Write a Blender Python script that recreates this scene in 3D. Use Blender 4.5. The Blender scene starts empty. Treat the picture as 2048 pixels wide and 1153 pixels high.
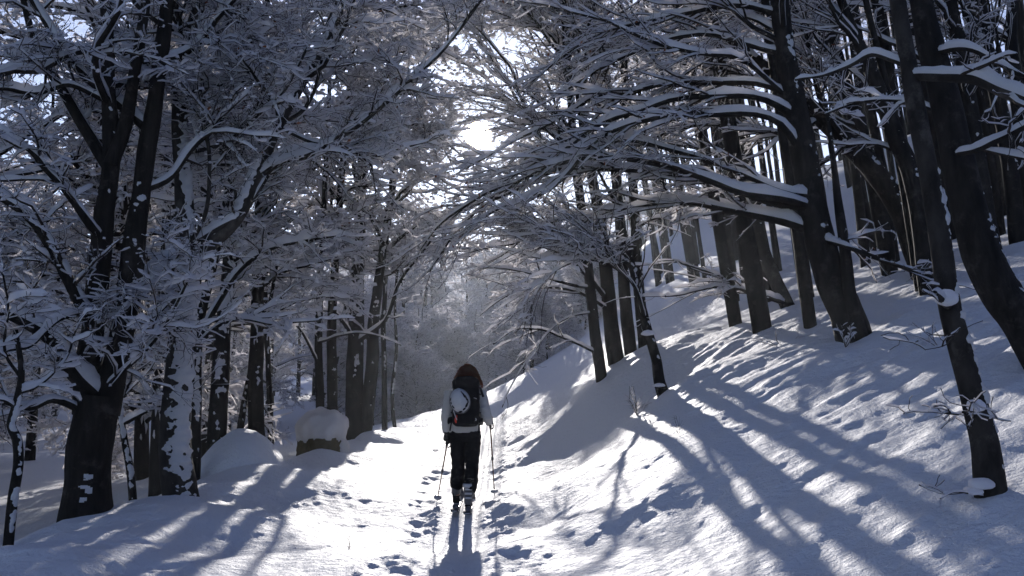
import bpy, bmesh, math
import numpy as np
from mathutils import Vector, Matrix

# ------------------------------------------------------------------ camera, sky, sun, exposure
scene = bpy.context.scene
R_ = math.radians
PITCH = R_(5.0); CAM_Z = 1.6; FPX = 2048 * 35.0 / 36.0
cam_data = bpy.data.cameras.new('camera'); cam_data.lens = 35.0; cam_data.sensor_width = 36.0
cam_data.clip_end = 3000.0; cam_data.clip_start = 0.05
cam = bpy.data.objects.new('camera', cam_data); scene.collection.objects.link(cam)
cam.location = (0, 0, CAM_Z); cam.rotation_euler = (R_(90) + PITCH, 0, 0)
scene.camera = cam

SUN_EL = R_(13.7); SUN_AZ = R_(-1.98)          # azimuth from +Y towards +X
SUN_DIR = np.array([math.sin(SUN_AZ) * math.cos(SUN_EL), math.cos(SUN_AZ) * math.cos(SUN_EL), math.sin(SUN_EL)])
world = bpy.data.worlds.new('World'); scene.world = world; world.use_nodes = True
wn = world.node_tree; wn.nodes.clear()
sky = wn.nodes.new('ShaderNodeTexSky'); sky.sky_type = 'NISHITA'
sky.sun_elevation = SUN_EL; sky.sun_rotation = SUN_AZ
sky.sun_disc = True; sky.sun_size = R_(1.5); sky.sun_intensity = 0.004     # the photograph shows the sun itself
sky.altitude = 2200; sky.air_density = 1.0; sky.dust_density = 0.15; sky.ozone_density = 3.0
bg = wn.nodes.new('ShaderNodeBackground'); bg.inputs['Strength'].default_value = 0.065
wo = wn.nodes.new('ShaderNodeOutputWorld')
hs = wn.nodes.new('ShaderNodeHueSaturation'); hs.inputs['Saturation'].default_value = 0.9; hs.inputs['Hue'].default_value = 0.518
wn.links.new(sky.outputs[0], hs.inputs['Color']); wn.links.new(hs.outputs[0], bg.inputs['Color']); wn.links.new(bg.outputs[0], wo.inputs['Surface'])
sun_data = bpy.data.lights.new('sun', 'SUN'); sun_data.energy = 3.4; sun_data.angle = R_(0.53)
sun_data.color = (1.0, 0.945, 0.90)
sun = bpy.data.objects.new('sun', sun_data); scene.collection.objects.link(sun)
sun.rotation_euler = Vector(-SUN_DIR).to_track_quat('-Z', 'Y').to_euler()
scene.view_settings.view_transform = 'Standard'; scene.view_settings.look = 'None'
scene.view_settings.gamma = 1.0; scene.view_settings.use_curve_mapping = False
scene.view_settings.exposure = 1.03
scene.cycles.max_bounces = 6; scene.cycles.diffuse_bounces = 5; scene.cycles.transparent_max_bounces = 6
scene.cycles.volume_bounces = 0

# ------------------------------------------------------------------ helpers
COL = scene.collection

def P(u, v, d):
    """A point seen at pixel (u, v) of the photograph at forward distance d."""
    a = (u - 1024.0) / FPX; b = (576.5 - v) / FPX
    y = math.cos(PITCH) - math.sin(PITCH) * b
    z = math.sin(PITCH) + math.cos(PITCH) * b
    return np.array([a * d / y, d, CAM_Z + z * d / y])

def norm(a):
    return a / np.maximum(np.linalg.norm(a, axis=-1, keepdims=True), 1e-9)

def hash3(ix, iy, iz, seed):
    n = (ix * 374761393 + iy * 668265263 + iz * 2147483647 + seed * 1274126177) & 0xFFFFFFFF
    n = ((n ^ (n >> 13)) * 1274126177) & 0xFFFFFFFF
    n = n ^ (n >> 16)
    return (n & 0xFFFFFF) / float(0xFFFFFF)

def noise(p, seed=0):
    """Smooth value noise in -1..1 of points (...,3)."""
    i = np.floor(p).astype(np.int64); f = p - i
    f = f * f * f * (f * (f * 6 - 15) + 10)
    x, y, z = i[..., 0], i[..., 1], i[..., 2]; fx, fy, fz = f[..., 0], f[..., 1], f[..., 2]
    def L(a, b, t): return a + (b - a) * t
    c = [[[hash3(x + a, y + b, z + cc, seed) for cc in (0, 1)] for b in (0, 1)] for a in (0, 1)]
    r = L(L(L(c[0][0][0], c[1][0][0], fx), L(c[0][1][0], c[1][1][0], fx), fy),
          L(L(c[0][0][1], c[1][0][1], fx), L(c[0][1][1], c[1][1][1], fx), fy), fz)
    return r * 2 - 1

_ROT = np.array([[0.36, 0.48, -0.8], [-0.8, 0.6, 0.0], [0.48, 0.64, 0.6]])
def fbm(p, oct=3, seed=0):
    s = 0; a = 1.0; t = 0
    for k in range(oct):
        p = p @ _ROT
        s = s + a * noise(p * (2.03 ** k), seed + k * 17); t += a; a *= 0.5
    return s / t

def make_mesh(name, V, F, mat, smooth=True):
    V = np.asarray(V, np.float32); F = np.asarray(F, np.int32)
    me = bpy.data.meshes.new(name); nf, k = F.shape
    me.vertices.add(len(V)); me.vertices.foreach_set('co', V.ravel())
    me.loops.add(nf * k); me.loops.foreach_set('vertex_index', F.ravel())
    me.polygons.add(nf); me.polygons.foreach_set('loop_start', np.arange(0, nf * k, k, dtype=np.int32))
    if smooth: me.polygons.foreach_set('use_smooth', np.ones(nf, bool))
    me.materials.append(mat); me.update(calc_edges=True); me.validate()
    return me

class Acc:
    """Collects quads (triangles are given as degenerate-free quads elsewhere)."""
    def __init__(s): s.V = []; s.F = []; s.n = 0
    def add(s, V, F):
        if len(F) == 0: return
        s.V.append(np.asarray(V, float)); s.F.append(np.asarray(F) + s.n); s.n += len(V)
    def mesh(s, name, mat, off=(0, 0, 0), smooth=True):
        if not s.V: return None
        return make_mesh(name, np.concatenate(s.V) - np.asarray(off), np.concatenate(s.F), mat, smooth)

def link(name, me, parent=None, loc=None):
    o = bpy.data.objects.new(name, me); COL.objects.link(o)
    if parent is not None: o.parent = parent
    if loc is not None: o.location = loc
    return o

def tag(o, label, cat, group=None):
    o['label'] = label; o['category'] = cat
    if group: o['group'] = group
    return o

def thing(name, label, cat, loc=(0, 0, 0), group=None, rz=0, scale=1.0):
    o = bpy.data.objects.new(name, None); COL.objects.link(o)
    o.empty_display_size = 0.1
    o.location = loc; o.rotation_euler = (0, 0, rz); o.scale = (scale,) * 3
    return tag(o, label, cat, group)

# ------------------------------------------------------------------ materials
def new_mat(name):
    m = bpy.data.materials.new(name); m.use_nodes = True
    nt = m.node_tree; nt.nodes.clear()
    out = nt.nodes.new('ShaderNodeOutputMaterial')
    return m, nt, out

def nd(nt, t, **kw):
    n = nt.nodes.new(t)
    for k, v in kw.items():
        if k in n.inputs.keys(): n.inputs[k].default_value = v
        else: setattr(n, k, v)
    return n

def simple(name, col, rough=0.7, spec=0.3, bump=0.0, scale=60.0, var=0.15, metal=0.0, coat=0.0):
    m, nt, out = new_mat(name)
    b = nd(nt, 'ShaderNodeBsdfPrincipled'); b.inputs['Roughness'].default_value = rough
    b.inputs['Specular IOR Level'].default_value = spec; b.inputs['Metallic'].default_value = metal
    b.inputs['Coat Weight'].default_value = coat
    tc = nd(nt, 'ShaderNodeTexCoord'); nz = nd(nt, 'ShaderNodeTexNoise'); nz.inputs['Scale'].default_value = scale
    nz.inputs['Detail'].default_value = 4
    nt.links.new(tc.outputs['Object'], nz.inputs['Vector'])
    mx = nd(nt, 'ShaderNodeMix', data_type='RGBA'); mx.inputs['A'].default_value = tuple(c * (1 - var) for c in col) + (1,)
    mx.inputs[6].default_value = tuple(c * (1 - var) for c in col) + (1,)
    mx.inputs[7].default_value = tuple(min(1, c * (1 + var)) for c in col) + (1,)
    nt.links.new(nz.outputs[0], mx.inputs[0]); nt.links.new(mx.outputs[2], b.inputs['Base Color'])
    if bump:
        bp = nd(nt, 'ShaderNodeBump'); bp.inputs['Strength'].default_value = bump; bp.inputs['Distance'].default_value = 0.01
        nt.links.new(nz.outputs[0], bp.inputs['Height']); nt.links.new(bp.outputs[0], b.inputs['Normal'])
    nt.links.new(b.outputs[0], out.inputs['Surface'])
    return m

def snow_ground_mat():
    m, nt, out = new_mat('ground_snow')
    b = nd(nt, 'ShaderNodeBsdfPrincipled')
    b.inputs['Roughness'].default_value = 0.6; b.inputs['Specular IOR Level'].default_value = 0.14
    tc = nd(nt, 'ShaderNodeTexCoord')
    big = nd(nt, 'ShaderNodeTexNoise'); big.inputs['Scale'].default_value = 0.8; big.inputs['Detail'].default_value = 3
    nt.links.new(tc.outputs['Object'], big.inputs['Vector'])
    mx = nd(nt, 'ShaderNodeMix', data_type='RGBA')
    mx.inputs[6].default_value = (0.80, 0.82, 0.86, 1); mx.inputs[7].default_value = (0.87, 0.88, 0.90, 1)
    nt.links.new(big.outputs[0], mx.inputs[0]); nt.links.new(mx.outputs[2], b.inputs['Base Color'])
    n1 = nd(nt, 'ShaderNodeTexNoise'); n1.inputs['Scale'].default_value = 11.0; n1.inputs['Detail'].default_value = 5; n1.inputs['Roughness'].default_value = 0.62
    n2 = nd(nt, 'ShaderNodeTexNoise'); n2.inputs['Scale'].default_value = 34.0; n2.inputs['Detail'].default_value = 4; n2.inputs['Roughness'].default_value = 0.7
    nt.links.new(tc.outputs['Object'], n1.inputs['Vector']); nt.links.new(tc.outputs['Object'], n2.inputs['Vector'])
    b1 = nd(nt, 'ShaderNodeBump'); b1.inputs['Strength'].default_value = 0.8; b1.inputs['Distance'].default_value = 0.075
    b2 = nd(nt, 'ShaderNodeBump'); b2.inputs['Strength'].default_value = 0.8; b2.inputs['Distance'].default_value = 0.02
    nt.links.new(n1.outputs[0], b1.inputs['Height']); nt.links.new(n2.outputs[0], b2.inputs['Height'])
    nt.links.new(b1.outputs[0], b2.inputs['Normal']); nt.links.new(b2.outputs[0], b.inputs['Normal'])
    nt.links.new(b.outputs[0], out.inputs['Surface'])
    return m

def tree_snow_mat(name, trans=0.35):
    m, nt, out = new_mat(name)
    d = nd(nt, 'ShaderNodeBsdfDiffuse'); d.inputs['Color'].default_value = (0.91, 0.91, 0.93, 1)
    t = nd(nt, 'ShaderNodeBsdfTranslucent'); t.inputs['Color'].default_value = (0.96, 0.935, 0.945, 1)
    mx = nd(nt, 'ShaderNodeMixShader'); mx.inputs[0].default_value = trans
    tc = nd(nt, 'ShaderNodeTexCoord'); nz = nd(nt, 'ShaderNodeTexNoise'); nz.inputs['Scale'].default_value = 22; nz.inputs['Detail'].default_value = 4
    bp = nd(nt, 'ShaderNodeBump'); bp.inputs['Strength'].default_value = 0.5; bp.inputs['Distance'].default_value = 0.02
    nt.links.new(tc.outputs['Object'], nz.inputs['Vector']); nt.links.new(nz.outputs[0], bp.inputs['Height'])
    nt.links.new(bp.outputs[0], d.inputs['Normal'])
    nt.links.new(d.outputs[0], mx.inputs[1]); nt.links.new(t.outputs[0], mx.inputs[2])
    nt.links.new(mx.outputs[0], out.inputs['Surface'])
    return m

def bark_mat(name, c0, c1, scale=9.0, stretch=0.18, bump=0.8):
    m, nt, out = new_mat(name)
    b = nd(nt, 'ShaderNodeBsdfPrincipled'); b.inputs['Roughness'].default_value = 0.85; b.inputs['Specular IOR Level'].default_value = 0.15
    tc = nd(nt, 'ShaderNodeTexCoord'); mp = nd(nt, 'ShaderNodeMapping'); mp.inputs['Scale'].default_value = (1, 1, stretch)
    nz = nd(nt, 'ShaderNodeTexNoise'); nz.inputs['Scale'].default_value = scale; nz.inputs['Detail'].default_value = 6; nz.inputs['Roughness'].default_value = 0.65
    nt.links.new(tc.outputs['Object'], mp.inputs['Vector']); nt.links.new(mp.outputs[0], nz.inputs['Vector'])
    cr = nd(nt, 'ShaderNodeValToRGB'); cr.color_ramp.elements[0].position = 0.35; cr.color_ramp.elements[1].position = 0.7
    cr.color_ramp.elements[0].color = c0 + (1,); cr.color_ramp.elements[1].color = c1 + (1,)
    nt.links.new(nz.outputs[0], cr.inputs[0])
    lz = nd(nt, 'ShaderNodeTexNoise'); lz.inputs['Scale'].default_value = 4.5; lz.inputs['Detail'].default_value = 7; lz.inputs['Roughness'].default_value = 0.7
    nt.links.new(tc.outputs['Object'], lz.inputs['Vector']); lr = nd(nt, 'ShaderNodeValToRGB'); lr.color_ramp.elements[0].position = 0.55; lr.color_ramp.elements[1].position = 0.68
    nt.links.new(lz.outputs[0], lr.inputs[0]); lm = nd(nt, 'ShaderNodeMix', data_type='RGBA'); lm.inputs[7].default_value = tuple(min(.2, c * 1.6 + .006) for c in c1) + (1,)
    nt.links.new(lr.outputs[0], lm.inputs[0]); nt.links.new(cr.outputs[0], lm.inputs[6]); nt.links.new(lm.outputs[2], b.inputs['Base Color'])
    bp = nd(nt, 'ShaderNodeBump'); bp.inputs['Strength'].default_value = bump; bp.inputs['Distance'].default_value = 0.02
    nt.links.new(nz.outputs[0], bp.inputs['Height']); nt.links.new(bp.outputs[0], b.inputs['Normal'])
    nt.links.new(b.outputs[0], out.inputs['Surface'])
    return m

M_GROUND = snow_ground_mat()
M_SNOW = tree_snow_mat('branch_snow', 0.5)
M_FROST = tree_snow_mat('twig_snow', 0.7)
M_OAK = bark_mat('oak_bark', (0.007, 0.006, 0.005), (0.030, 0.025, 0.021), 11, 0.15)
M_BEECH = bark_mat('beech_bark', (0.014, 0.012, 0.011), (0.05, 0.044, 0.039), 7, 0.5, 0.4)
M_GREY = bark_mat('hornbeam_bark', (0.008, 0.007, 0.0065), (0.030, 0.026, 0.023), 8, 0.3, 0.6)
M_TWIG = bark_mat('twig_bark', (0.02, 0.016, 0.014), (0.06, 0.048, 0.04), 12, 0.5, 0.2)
M_LEAF = simple('dead_leaf', (0.22, 0.085, 0.04), 0.8, 0.2)
M_ROCK = simple('mossy_rock', (0.085, 0.07, 0.04), 0.9, 0.1, 1.0, 14, 0.6)

# ------------------------------------------------------------------ terrain
CTRL = [  # x, y, z
 (-0.9,-8,0),(-0.9,0,0),(-0.9,5,0),(-0.9,9,0),(-0.9,13,0.0),(-1.2,18,0.03),(-1.4,24,0.08),(-1.7,30,0.12),
 (-2.6,0,0.03),(-2.6,6,.05),(-2.7,9,.07),(-2.7,12,.08),(-2.6,16,.1),(-2.6,20,.16),(-2.7,25,.26),(-3,31,.2),
 (0.3,7,0),(0.3,11,.03),(0.35,14,.10),(0.1,17,.12),
 (-4.2,8.2,.15),(-4.25,10.5,.16),(-3.95,11.8,.2),(-3.75,13.7,.28),(-3.6,15.6,.26),(-3.5,17.6,.25),(-3.3,21,.3),(-4,5,.1),(-4,0,.0),
 (-5.6,9,-.45),(-5.4,12,-.35),(-5.4,16,-.25),(-6.4,10,-.75),(-6.5,15,-.8),(-9.4,19.5,-.85),(-15.6,32,-.9),(-6.5,25,-.55),(-5,33,-.15),
 (-30,30,-1),(-30,80,0),(-12,60,-.2),(-7,5,-.7),(-8,-6,-.7),(-20,5,-1.2),(-35,0,-1),
 (-2,40,0.0),(-3,48,-.3),(-5,60,-.8),(-3,90,1.0),(0,140,4),(0,200,12),(0,300,38),(-70,300,35),(70,300,46),(-70,200,10),(70,200,26),(-30,140,4),(30,140,15),(0,350,48),(-110,350,46),(110,350,56),
 (.69,7.8,.05),(.9,10.1,.33),(1.0,11.5,.46),(1.38,12.2,.68),(2.0,11.6,.9),(2.1,12.8,.98),(.8,8.8,.14),(1.6,6.7,.27),(2.75,5.34,.54),(2.17,9.08,.70),
 (1.08,17,.55),(.26,20,.3),(-.35,29,.18),(.84,22,1.0),(-.05,28,.5),(1.2,15,.42),
 (3.2,6.6,.84),(3.58,7.45,1.05),(3.35,9.2,1.15),(4.78,11.5,1.89),(4.9,9.2,1.7),(3.1,11.76,1.31),(4.8,14.1,2.17),(2.3,15,1.34),(3.4,16.1,1.85),
 (1.68,19,1.6),(2.27,20,1.93),(5.5,20,3.0),(4.39,26,3.5),(4.3,30,4.1),(6.24,45,7.7),(8.56,40,7.7),(9.4,35,7.1),(12.2,35,9.2),(14,32,8.9),(16.5,32,10.2),
 (12.2,24.8,5.9),(7.2,16.4,3.27),(9.9,27,5.4),(7,13.7,2.9),(20,60,12),(20,36,12),(12,62,9),(30,40,14.5),(30,10,12),(15,5,5.4),(8,3,2.4),(30,100,15),(8,100,6),(5,0,1.0),(12,-8,5),
 (2.5,30,2.6),(3.5,45,4.3),(1.2,45,1.6),(4,62,4),(0,62,.4),
]
CT = np.array(CTRL, float)
def _tps_fit():
    n = len(CT); S = 1.0
    d = np.linalg.norm(CT[:, None, :2] - CT[None, :, :2], axis=2)
    K = np.where(d > 0, d, 0) ** 1.0 * -1.0                 # linear RBF blended with a cubic one keeps the far field calm
    K = -(np.sqrt(d * d + 1.0))
    A = np.zeros((n + 3, n + 3)); A[:n, :n] = K + np.eye(n) * -0.02
    A[:n, n] = 1; A[:n, n + 1:] = CT[:, :2]; A[n:, :n] = A[:n, n:].T
    b = np.zeros(n + 3); b[:n] = CT[:, 2]
    return np.linalg.solve(A, b)
_W = _tps_fit()
def base_h(x, y):
    x = np.asarray(x, float); y = np.asarray(y, float); s = x.shape
    x = x.ravel(); y = y.ravel(); o = np.empty(len(x))
    for a in range(0, len(x), 40000):
        xx = x[a:a + 40000]; yy = y[a:a + 40000]
        d2 = (xx[:, None] - CT[None, :, 0]) ** 2 + (yy[:, None] - CT[None, :, 1]) ** 2
        o[a:a + 40000] = -np.sqrt(d2 + 1.0) @ _W[:-3] + _W[-3] + _W[-2] * xx + _W[-1] * yy
    return o.reshape(s)

def ground_at(u, v):
    """x, y of the smooth ground seen at a pixel."""
    lo = 5.5
    for d in np.arange(5.5, 60, 0.05):
        p = P(u, v, d)
        if p[2] <= base_h(p[0], p[1]): return p[0], p[1]
    return p[0], p[1]

# footprints and holes: pixel, radius across, radius along, depth
PITS = [(845,1050,.13,.22,.09),(852,1033,.11,.18,.07),(820,1085,.15,.24,.1),(772,1140,.16,.3,.11),(822,1130,.12,.2,.07),(850,1004,.12,.2,.07),
 (862,958,.11,.2,.06),(862,978,.1,.16,.05),(846,977,.1,.16,.05),(868,935,.1,.2,.05),(874,915,.1,.22,.05),(880,895,.1,.25,.05),(872,905,.1,.2,.05),
 (1003,1024,.14,.2,.09),(985,1004,.13,.16,.07),(1004,1068,.12,.17,.08),(1033,1079,.12,.14,.06),(1030,1112,.2,.24,.1),(1003,992,.12,.18,.06),
 (992,943,.11,.2,.05),(995,957,.11,.18,.05),(968,930,.1,.2,.04),(600,992,.2,.25,.1),(290,1085,.24,.2,.09),(300,1133,.24,.2,.1),(245,1138,.2,.2,.08),
 (540,1042,.17,.18,.07),(565,1038,.1,.12,.05),(662,993,.14,.18,.05),(465,1000,.2,.3,.06),(520,965,.2,.3,.05),(505,1022,.12,.2,.05),
 (640,950,.12,.2,.04),(1120,1030,.1,.1,.03),(760,1092,.1,.1,.03),(80,1105,.2,.15,.06),(815,1148,.2,.2,.06),(700,1055,.15,.15,.03),(735,1010,.14,.14,.03),(420,1060,.3,.3,.05)]
_pg = [ground_at(u, v) + (a, b, c) for u, v, a, b, c in PITS]
_r0 = np.random.default_rng(3)
for k in range(42):   # the old trail running on ahead of the walker and back towards the viewer
    y = 12.8 + k * 0.5 + _r0.uniform(-.12, .12)
    _pg.append((-1.15 - 0.022 * (y - 12) + _r0.normal(0, .16), y, _r0.uniform(.07, .12), _r0.uniform(.1, .2), _r0.uniform(.02, .04)))
for k in range(14):
    y = 8.2 + k * .3; _pg.append((-1.12 + _r0.choice([0, 1.15]) + _r0.normal(0, .14), y, _r0.uniform(.05, .1), _r0.uniform(.06, .13), _r0.uniform(.012, .028)))

def detail_h(x, y):
    z = np.zeros_like(x); p = np.stack([x, y, np.zeros_like(x)], -1)
    onroad = np.exp(-((x + 1.0) / 1.3) ** 2)
    far = np.clip((y - 26) / 40, 0, 1)
    z += 0.075 * fbm(p * 0.55, 3, 5) * (1 - .5 * onroad)
    z += 0.03 * fbm(p * np.array([2.2, 1.5, 1]), 3, 9)
    near = (np.abs(x) < 9) & (y > 3.5) & (y < 34)
    q = p[near]
    z[near] += 0.014 * fbm(q * np.array([7, 5.5, 1]), 3, 21)
    # snow creep: shallow furrows running down the right-hand slope
    xs, ys = q[:, 0], q[:, 1]
    w = np.clip((xs - 1.2) / 1.5, 0, 1)
    s = xs * 0.55 - ys * 0.83; t = xs * 0.83 + ys * 0.55
    z[near] += w * (0.075 * fbm(np.stack([s * 1.5 + .3 * np.sin(t), t * .33, 0 * s], -1), 2, 31) + 0.03 * fbm(np.stack([s * 4.5, t * .9, 0 * s], -1), 2, 37))
    # left bank lumps
    wl = np.clip((-1.9 - xs) / 1.0, 0, 1)
    z[near] += wl * 0.10 * fbm(q * 1.05, 2, 41)
    # the flat-trodden ski track
    cx = -0.55 + 0.0 * ys; tr = np.exp(-(np.abs(xs - cx) / 0.33) ** 6) * (ys < 34)
    zz = z[near]; zz = zz * (1 - tr * .75) - tr * 0.055
    for o in (-.12, .12):
        zz -= 0.03 * np.exp(-((xs - cx - o) / 0.055) ** 4) * (ys < 30)
    edge = np.exp(-((np.abs(xs - cx) - 0.40) / 0.07) ** 2); zz += edge * 0.02 * (0.6 + fbm(q * 14, 2, 51))
    for (px, py, a, b, c) in _pg:
        c = c * .36; a = a * 1.1; b = b * 1.1
        sel = np.where((np.abs(xs - px) < a * 3) & (np.abs(ys - py) < b * 3))[0]
        if len(sel) == 0: continue
        jx = xs[sel] - px + .035 * noise(q[sel] * 9, 61); jy = ys[sel] - py + .05 * noise(q[sel] * 8, 67)
        r = np.sqrt((jx / a) ** 2 + (jy / b) ** 2)
        zz[sel] += -c * (1 / (1 + np.exp((r - .85) * 9))) + c * .35 * np.exp(-((r - 1.35) / .28) ** 2) * (0.8 + .9 * noise(q[sel] * 17, 71))
    z[near] = zz
    z += .13 * np.exp(-((x + 3.25) / .26) ** 2 - ((y - 17.05) / .34) ** 2)      # drift against the boulder
    z += far * 0.25 * fbm(p * .12, 2, 81)
    return z

def axis(lo, f0, f1, hi, fine, grow):
    a = list(np.arange(f0, f1 + 1e-6, fine)); s = fine; x = a[-1]
    while x < hi: s = min(s * grow, 6.0); x += s; a.append(x)
    s = fine; x = f0; b = []
    while x > lo: s = min(s * grow, 6.0); x -= s; b.append(x)
    return np.array(b[::-1] + a)
gx = axis(-120, -5.4, 5.4, 120, 0.034, 1.035); gy = axis(-14, 5.0, 17.0, 360, 0.034, 1.022)
GX, GY = np.meshgrid(gx, gy)
GZ = base_h(GX, GY) + detail_h(GX, GY)
nx, ny = len(gx), len(gy)
idx = np.arange(nx * ny).reshape(ny, nx)
Fq = np.stack([idx[:-1, :-1], idx[:-1, 1:], idx[1:, 1:], idx[1:, :-1]], -1).reshape(-1, 4)
g = link('snow_ground', make_mesh('snow_ground', np.stack([GX, GY, GZ], -1).reshape(-1, 3), Fq, M_GROUND)); g['kind'] = 'structure'
g['label'] = 'deep snow covering the path, its banks and the slopes'

def gh(x, y):
    return float(base_h(np.array([x]), np.array([y]))[0])
print('terrain', nx, ny, nx * ny)
# ------------------------------------------------------------------ trees
def resample(pts, rad, n, seed=0, jit=0.0):
    pts = np.asarray(pts, float); rad = np.asarray(rad, float)
    k = len(pts); ext = np.vstack([2 * pts[0] - pts[1], pts, 2 * pts[-1] - pts[-2]])
    L = np.concatenate([[0], np.cumsum(np.linalg.norm(np.diff(pts, axis=0), axis=1))])
    t = np.linspace(0, L[-1], n); i = np.clip(np.searchsorted(L, t, 'right') - 1, 0, k - 2)
    f = ((t - L[i]) / np.maximum(L[i + 1] - L[i], 1e-9))[:, None]
    p0, p1, p2, p3 = ext[i], ext[i + 1], ext[i + 2], ext[i + 3]
    q = 0.5 * (2 * p1 + (p2 - p0) * f + (2 * p0 - 5 * p1 + 4 * p2 - p3) * f ** 2 + (3 * p1 - p0 - 3 * p2 + p3) * f ** 3)
    r = np.interp(t, L, rad)
    if jit:
        e = fbm(np.stack([t * 1.1, t * 0 + seed * 3.7, t * 0], -1), 3, seed); e2 = fbm(np.stack([t * 1.1, t * 0 + seed * 3.7 + 50, t * 0], -1), 3, seed + 5)
        w = np.minimum(1, np.arange(n) / 3.0)
        q[:, 2] += jit * e * w; q[:, 0] += jit * .7 * e2 * w; q[:, 1] += jit * .7 * e2 * w
    return q, r

def frames(Pt):
    T = np.empty_like(Pt); T[:, 1:-1] = Pt[:, 2:] - Pt[:, :-2]; T[:, 0] = Pt[:, 1] - Pt[:, 0]; T[:, -1] = Pt[:, -1] - Pt[:, -2]
    T = norm(T); vert = np.abs(T[..., 2]).mean(1) > 0.8
    ref = np.where(vert[:, None, None], np.array([0, 1.0, 0]), np.array([0, 0, 1.0]))
    S = norm(np.cross(T, ref)); N = np.cross(S, T)
    return T, S, N

def tube(acc, Pt, R, sides, rough=0.0, seed=0):
    B, n, _ = Pt.shape; T, S, N = frames(Pt)
    a = np.arange(sides) * 2 * math.pi / sides
    ring = S[:, :, None, :] * np.cos(a)[None, None, :, None] + N[:, :, None, :] * np.sin(a)[None, None, :, None]
    V = Pt[:, :, None, :] + ring * R[:, :, None, None]
    if rough:
        V = V + ring * (R[:, :, None] * rough * fbm(V * np.array([9, 9, 2.0]), 3, seed))[..., None] + ring * (R[:, :, None] * rough * .8 * noise(V * 2.3, seed + 4))[..., None]
    ii = np.arange(B * n * sides).reshape(B, n, sides); nx_ = np.roll(ii, -1, axis=2)
    F = np.stack([ii[:, :-1], nx_[:, :-1], nx_[:, 1:], ii[:, 1:]], -1).reshape(-1, 4)
    acc.add(V.reshape(-1, 3), F)

def snowcap(acc, Pt, R, s0, prof, seed, keep=1.0, lump=0.5, minH=0.3, wk=.34, e0=.35, e1=.25):
    """Snow lying along the upper side of each branch, thin where it steepens."""
    B, n, _ = Pt.shape; T, S, N = frames(Pt)
    H = np.clip((np.sqrt(np.maximum(0, 1 - T[..., 2] ** 2)) - minH) / (1 - minH), 0, 1)
    s = s0 * H * (1 + lump * noise(Pt * 7.0, seed) + .35 * lump * noise(Pt * 19.0, seed + 9)) * np.clip(.92 + 1.15 * noise(Pt * 1.9, seed + 3), .0, 1.6)
    s = np.maximum(s, 0.0)
    if keep < 1.0:
        s = s * (noise(Pt * 2.1, seed + 11) > (1 - keep) * 2 - 1 - .0)
    endw = np.ones(n); endw[0] = e0; endw[-1] = e1
    s = s * endw
    on = np.clip(s / (s0 * .25 + 1e-6), 0, 1)
    w = (R * .92 + wk * s) * on + R * .6 * (1 - on); up0 = R * .15; up1 = R * 1.02 + s
    up1 = np.where(s < s0 * .06, R * .3, up1)
    if prof == 5:
        lat = [-1, -.78, 0, .78, 1]; hh = [0, .62, 1, .62, 0]
    elif prof == 7:
        lat = [-.95, -1.08, -.66, 0, .66, 1.08, .95]; hh = [0, .38, .85, 1.0, .85, .38, 0]
    else:
        lat = [-1, 0, 1]; hh = [0, 1, 0]
    m = len(lat); lat = np.array(lat); hh = np.array(hh)
    V = Pt[:, :, None, :] + S[:, :, None, :] * (w[:, :, None] * lat)[..., None] + N[:, :, None, :] * (up0[:, :, None] + (up1 - up0)[:, :, None] * hh)[..., None]
    if prof >= 5:
        V = V + (S * s[..., None])[:, :, None, :] * (.25 * noise(V * 13, seed + 5))[..., None]
    ii = np.arange(B * n * m).reshape(B, n, m)
    F = np.stack([ii[:, :-1, :-1], ii[:, :-1, 1:], ii[:, 1:, 1:], ii[:, 1:, :-1]], -1)
    ok = ((s[:, :-1] + s[:, 1:]) > s0 * .02)[:, :, None] & np.ones((1, 1, m - 1), bool)
    acc.add(V.reshape(-1, 3), F[ok].reshape(-1, 4))

_OV = np.array([[1, 0, 0], [0, 1, 0], [-1, 0, 0], [0, -1, 0], [0, 0, 1], [0, 0, -.55]], float)
_OF = np.array([[0, 1, 4, 4], [1, 2, 4, 4], [2, 3, 4, 4], [3, 0, 4, 4], [1, 0, 5, 5], [2, 1, 5, 5], [3, 2, 5, 5], [0, 3, 5, 5]])
# two-triangle-per-quad clump: a squat eight-vertex lump built of six quads
_CV = np.array([[x, y, z] for z in (-.5, .62) for x, y in ((1, .15), (-.1, 1), (-1, -.15), (.1, -1))], float)
_CV[4:, :2] *= .62
_CF = np.array([[0, 1, 5, 4], [1, 2, 6, 5], [2, 3, 7, 6], [3, 0, 4, 7], [4, 5, 6, 7], [3, 2, 1, 0]])
def clumps(acc, pts, size, rng, flat=.6):
    B = len(pts)
    if B == 0: return
    a = rng.uniform(0, 6.28, B); c, s = np.cos(a), np.sin(a)
    v = _CV[None] * (1 + rng.uniform(-.35, .35, (B, 8, 3)))
    sx = size * rng.uniform(.7, 1.7, B); sy = size * rng.uniform(.6, 1.2, B); sz = size * flat * rng.uniform(.6, 1.4, B)
    x = v[..., 0] * sx[:, None]; y = v[..., 1] * sy[:, None]; z = v[..., 2] * sz[:, None]
    V = np.stack([x * c[:, None] - y * s[:, None], x * s[:, None] + y * c[:, None], z], -1) + pts[:, None, :]
    F = (_CF[None] + (np.arange(B) * 8)[:, None, None]).reshape(-1, 4)
    acc.add(V.reshape(-1, 3), F)

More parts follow.
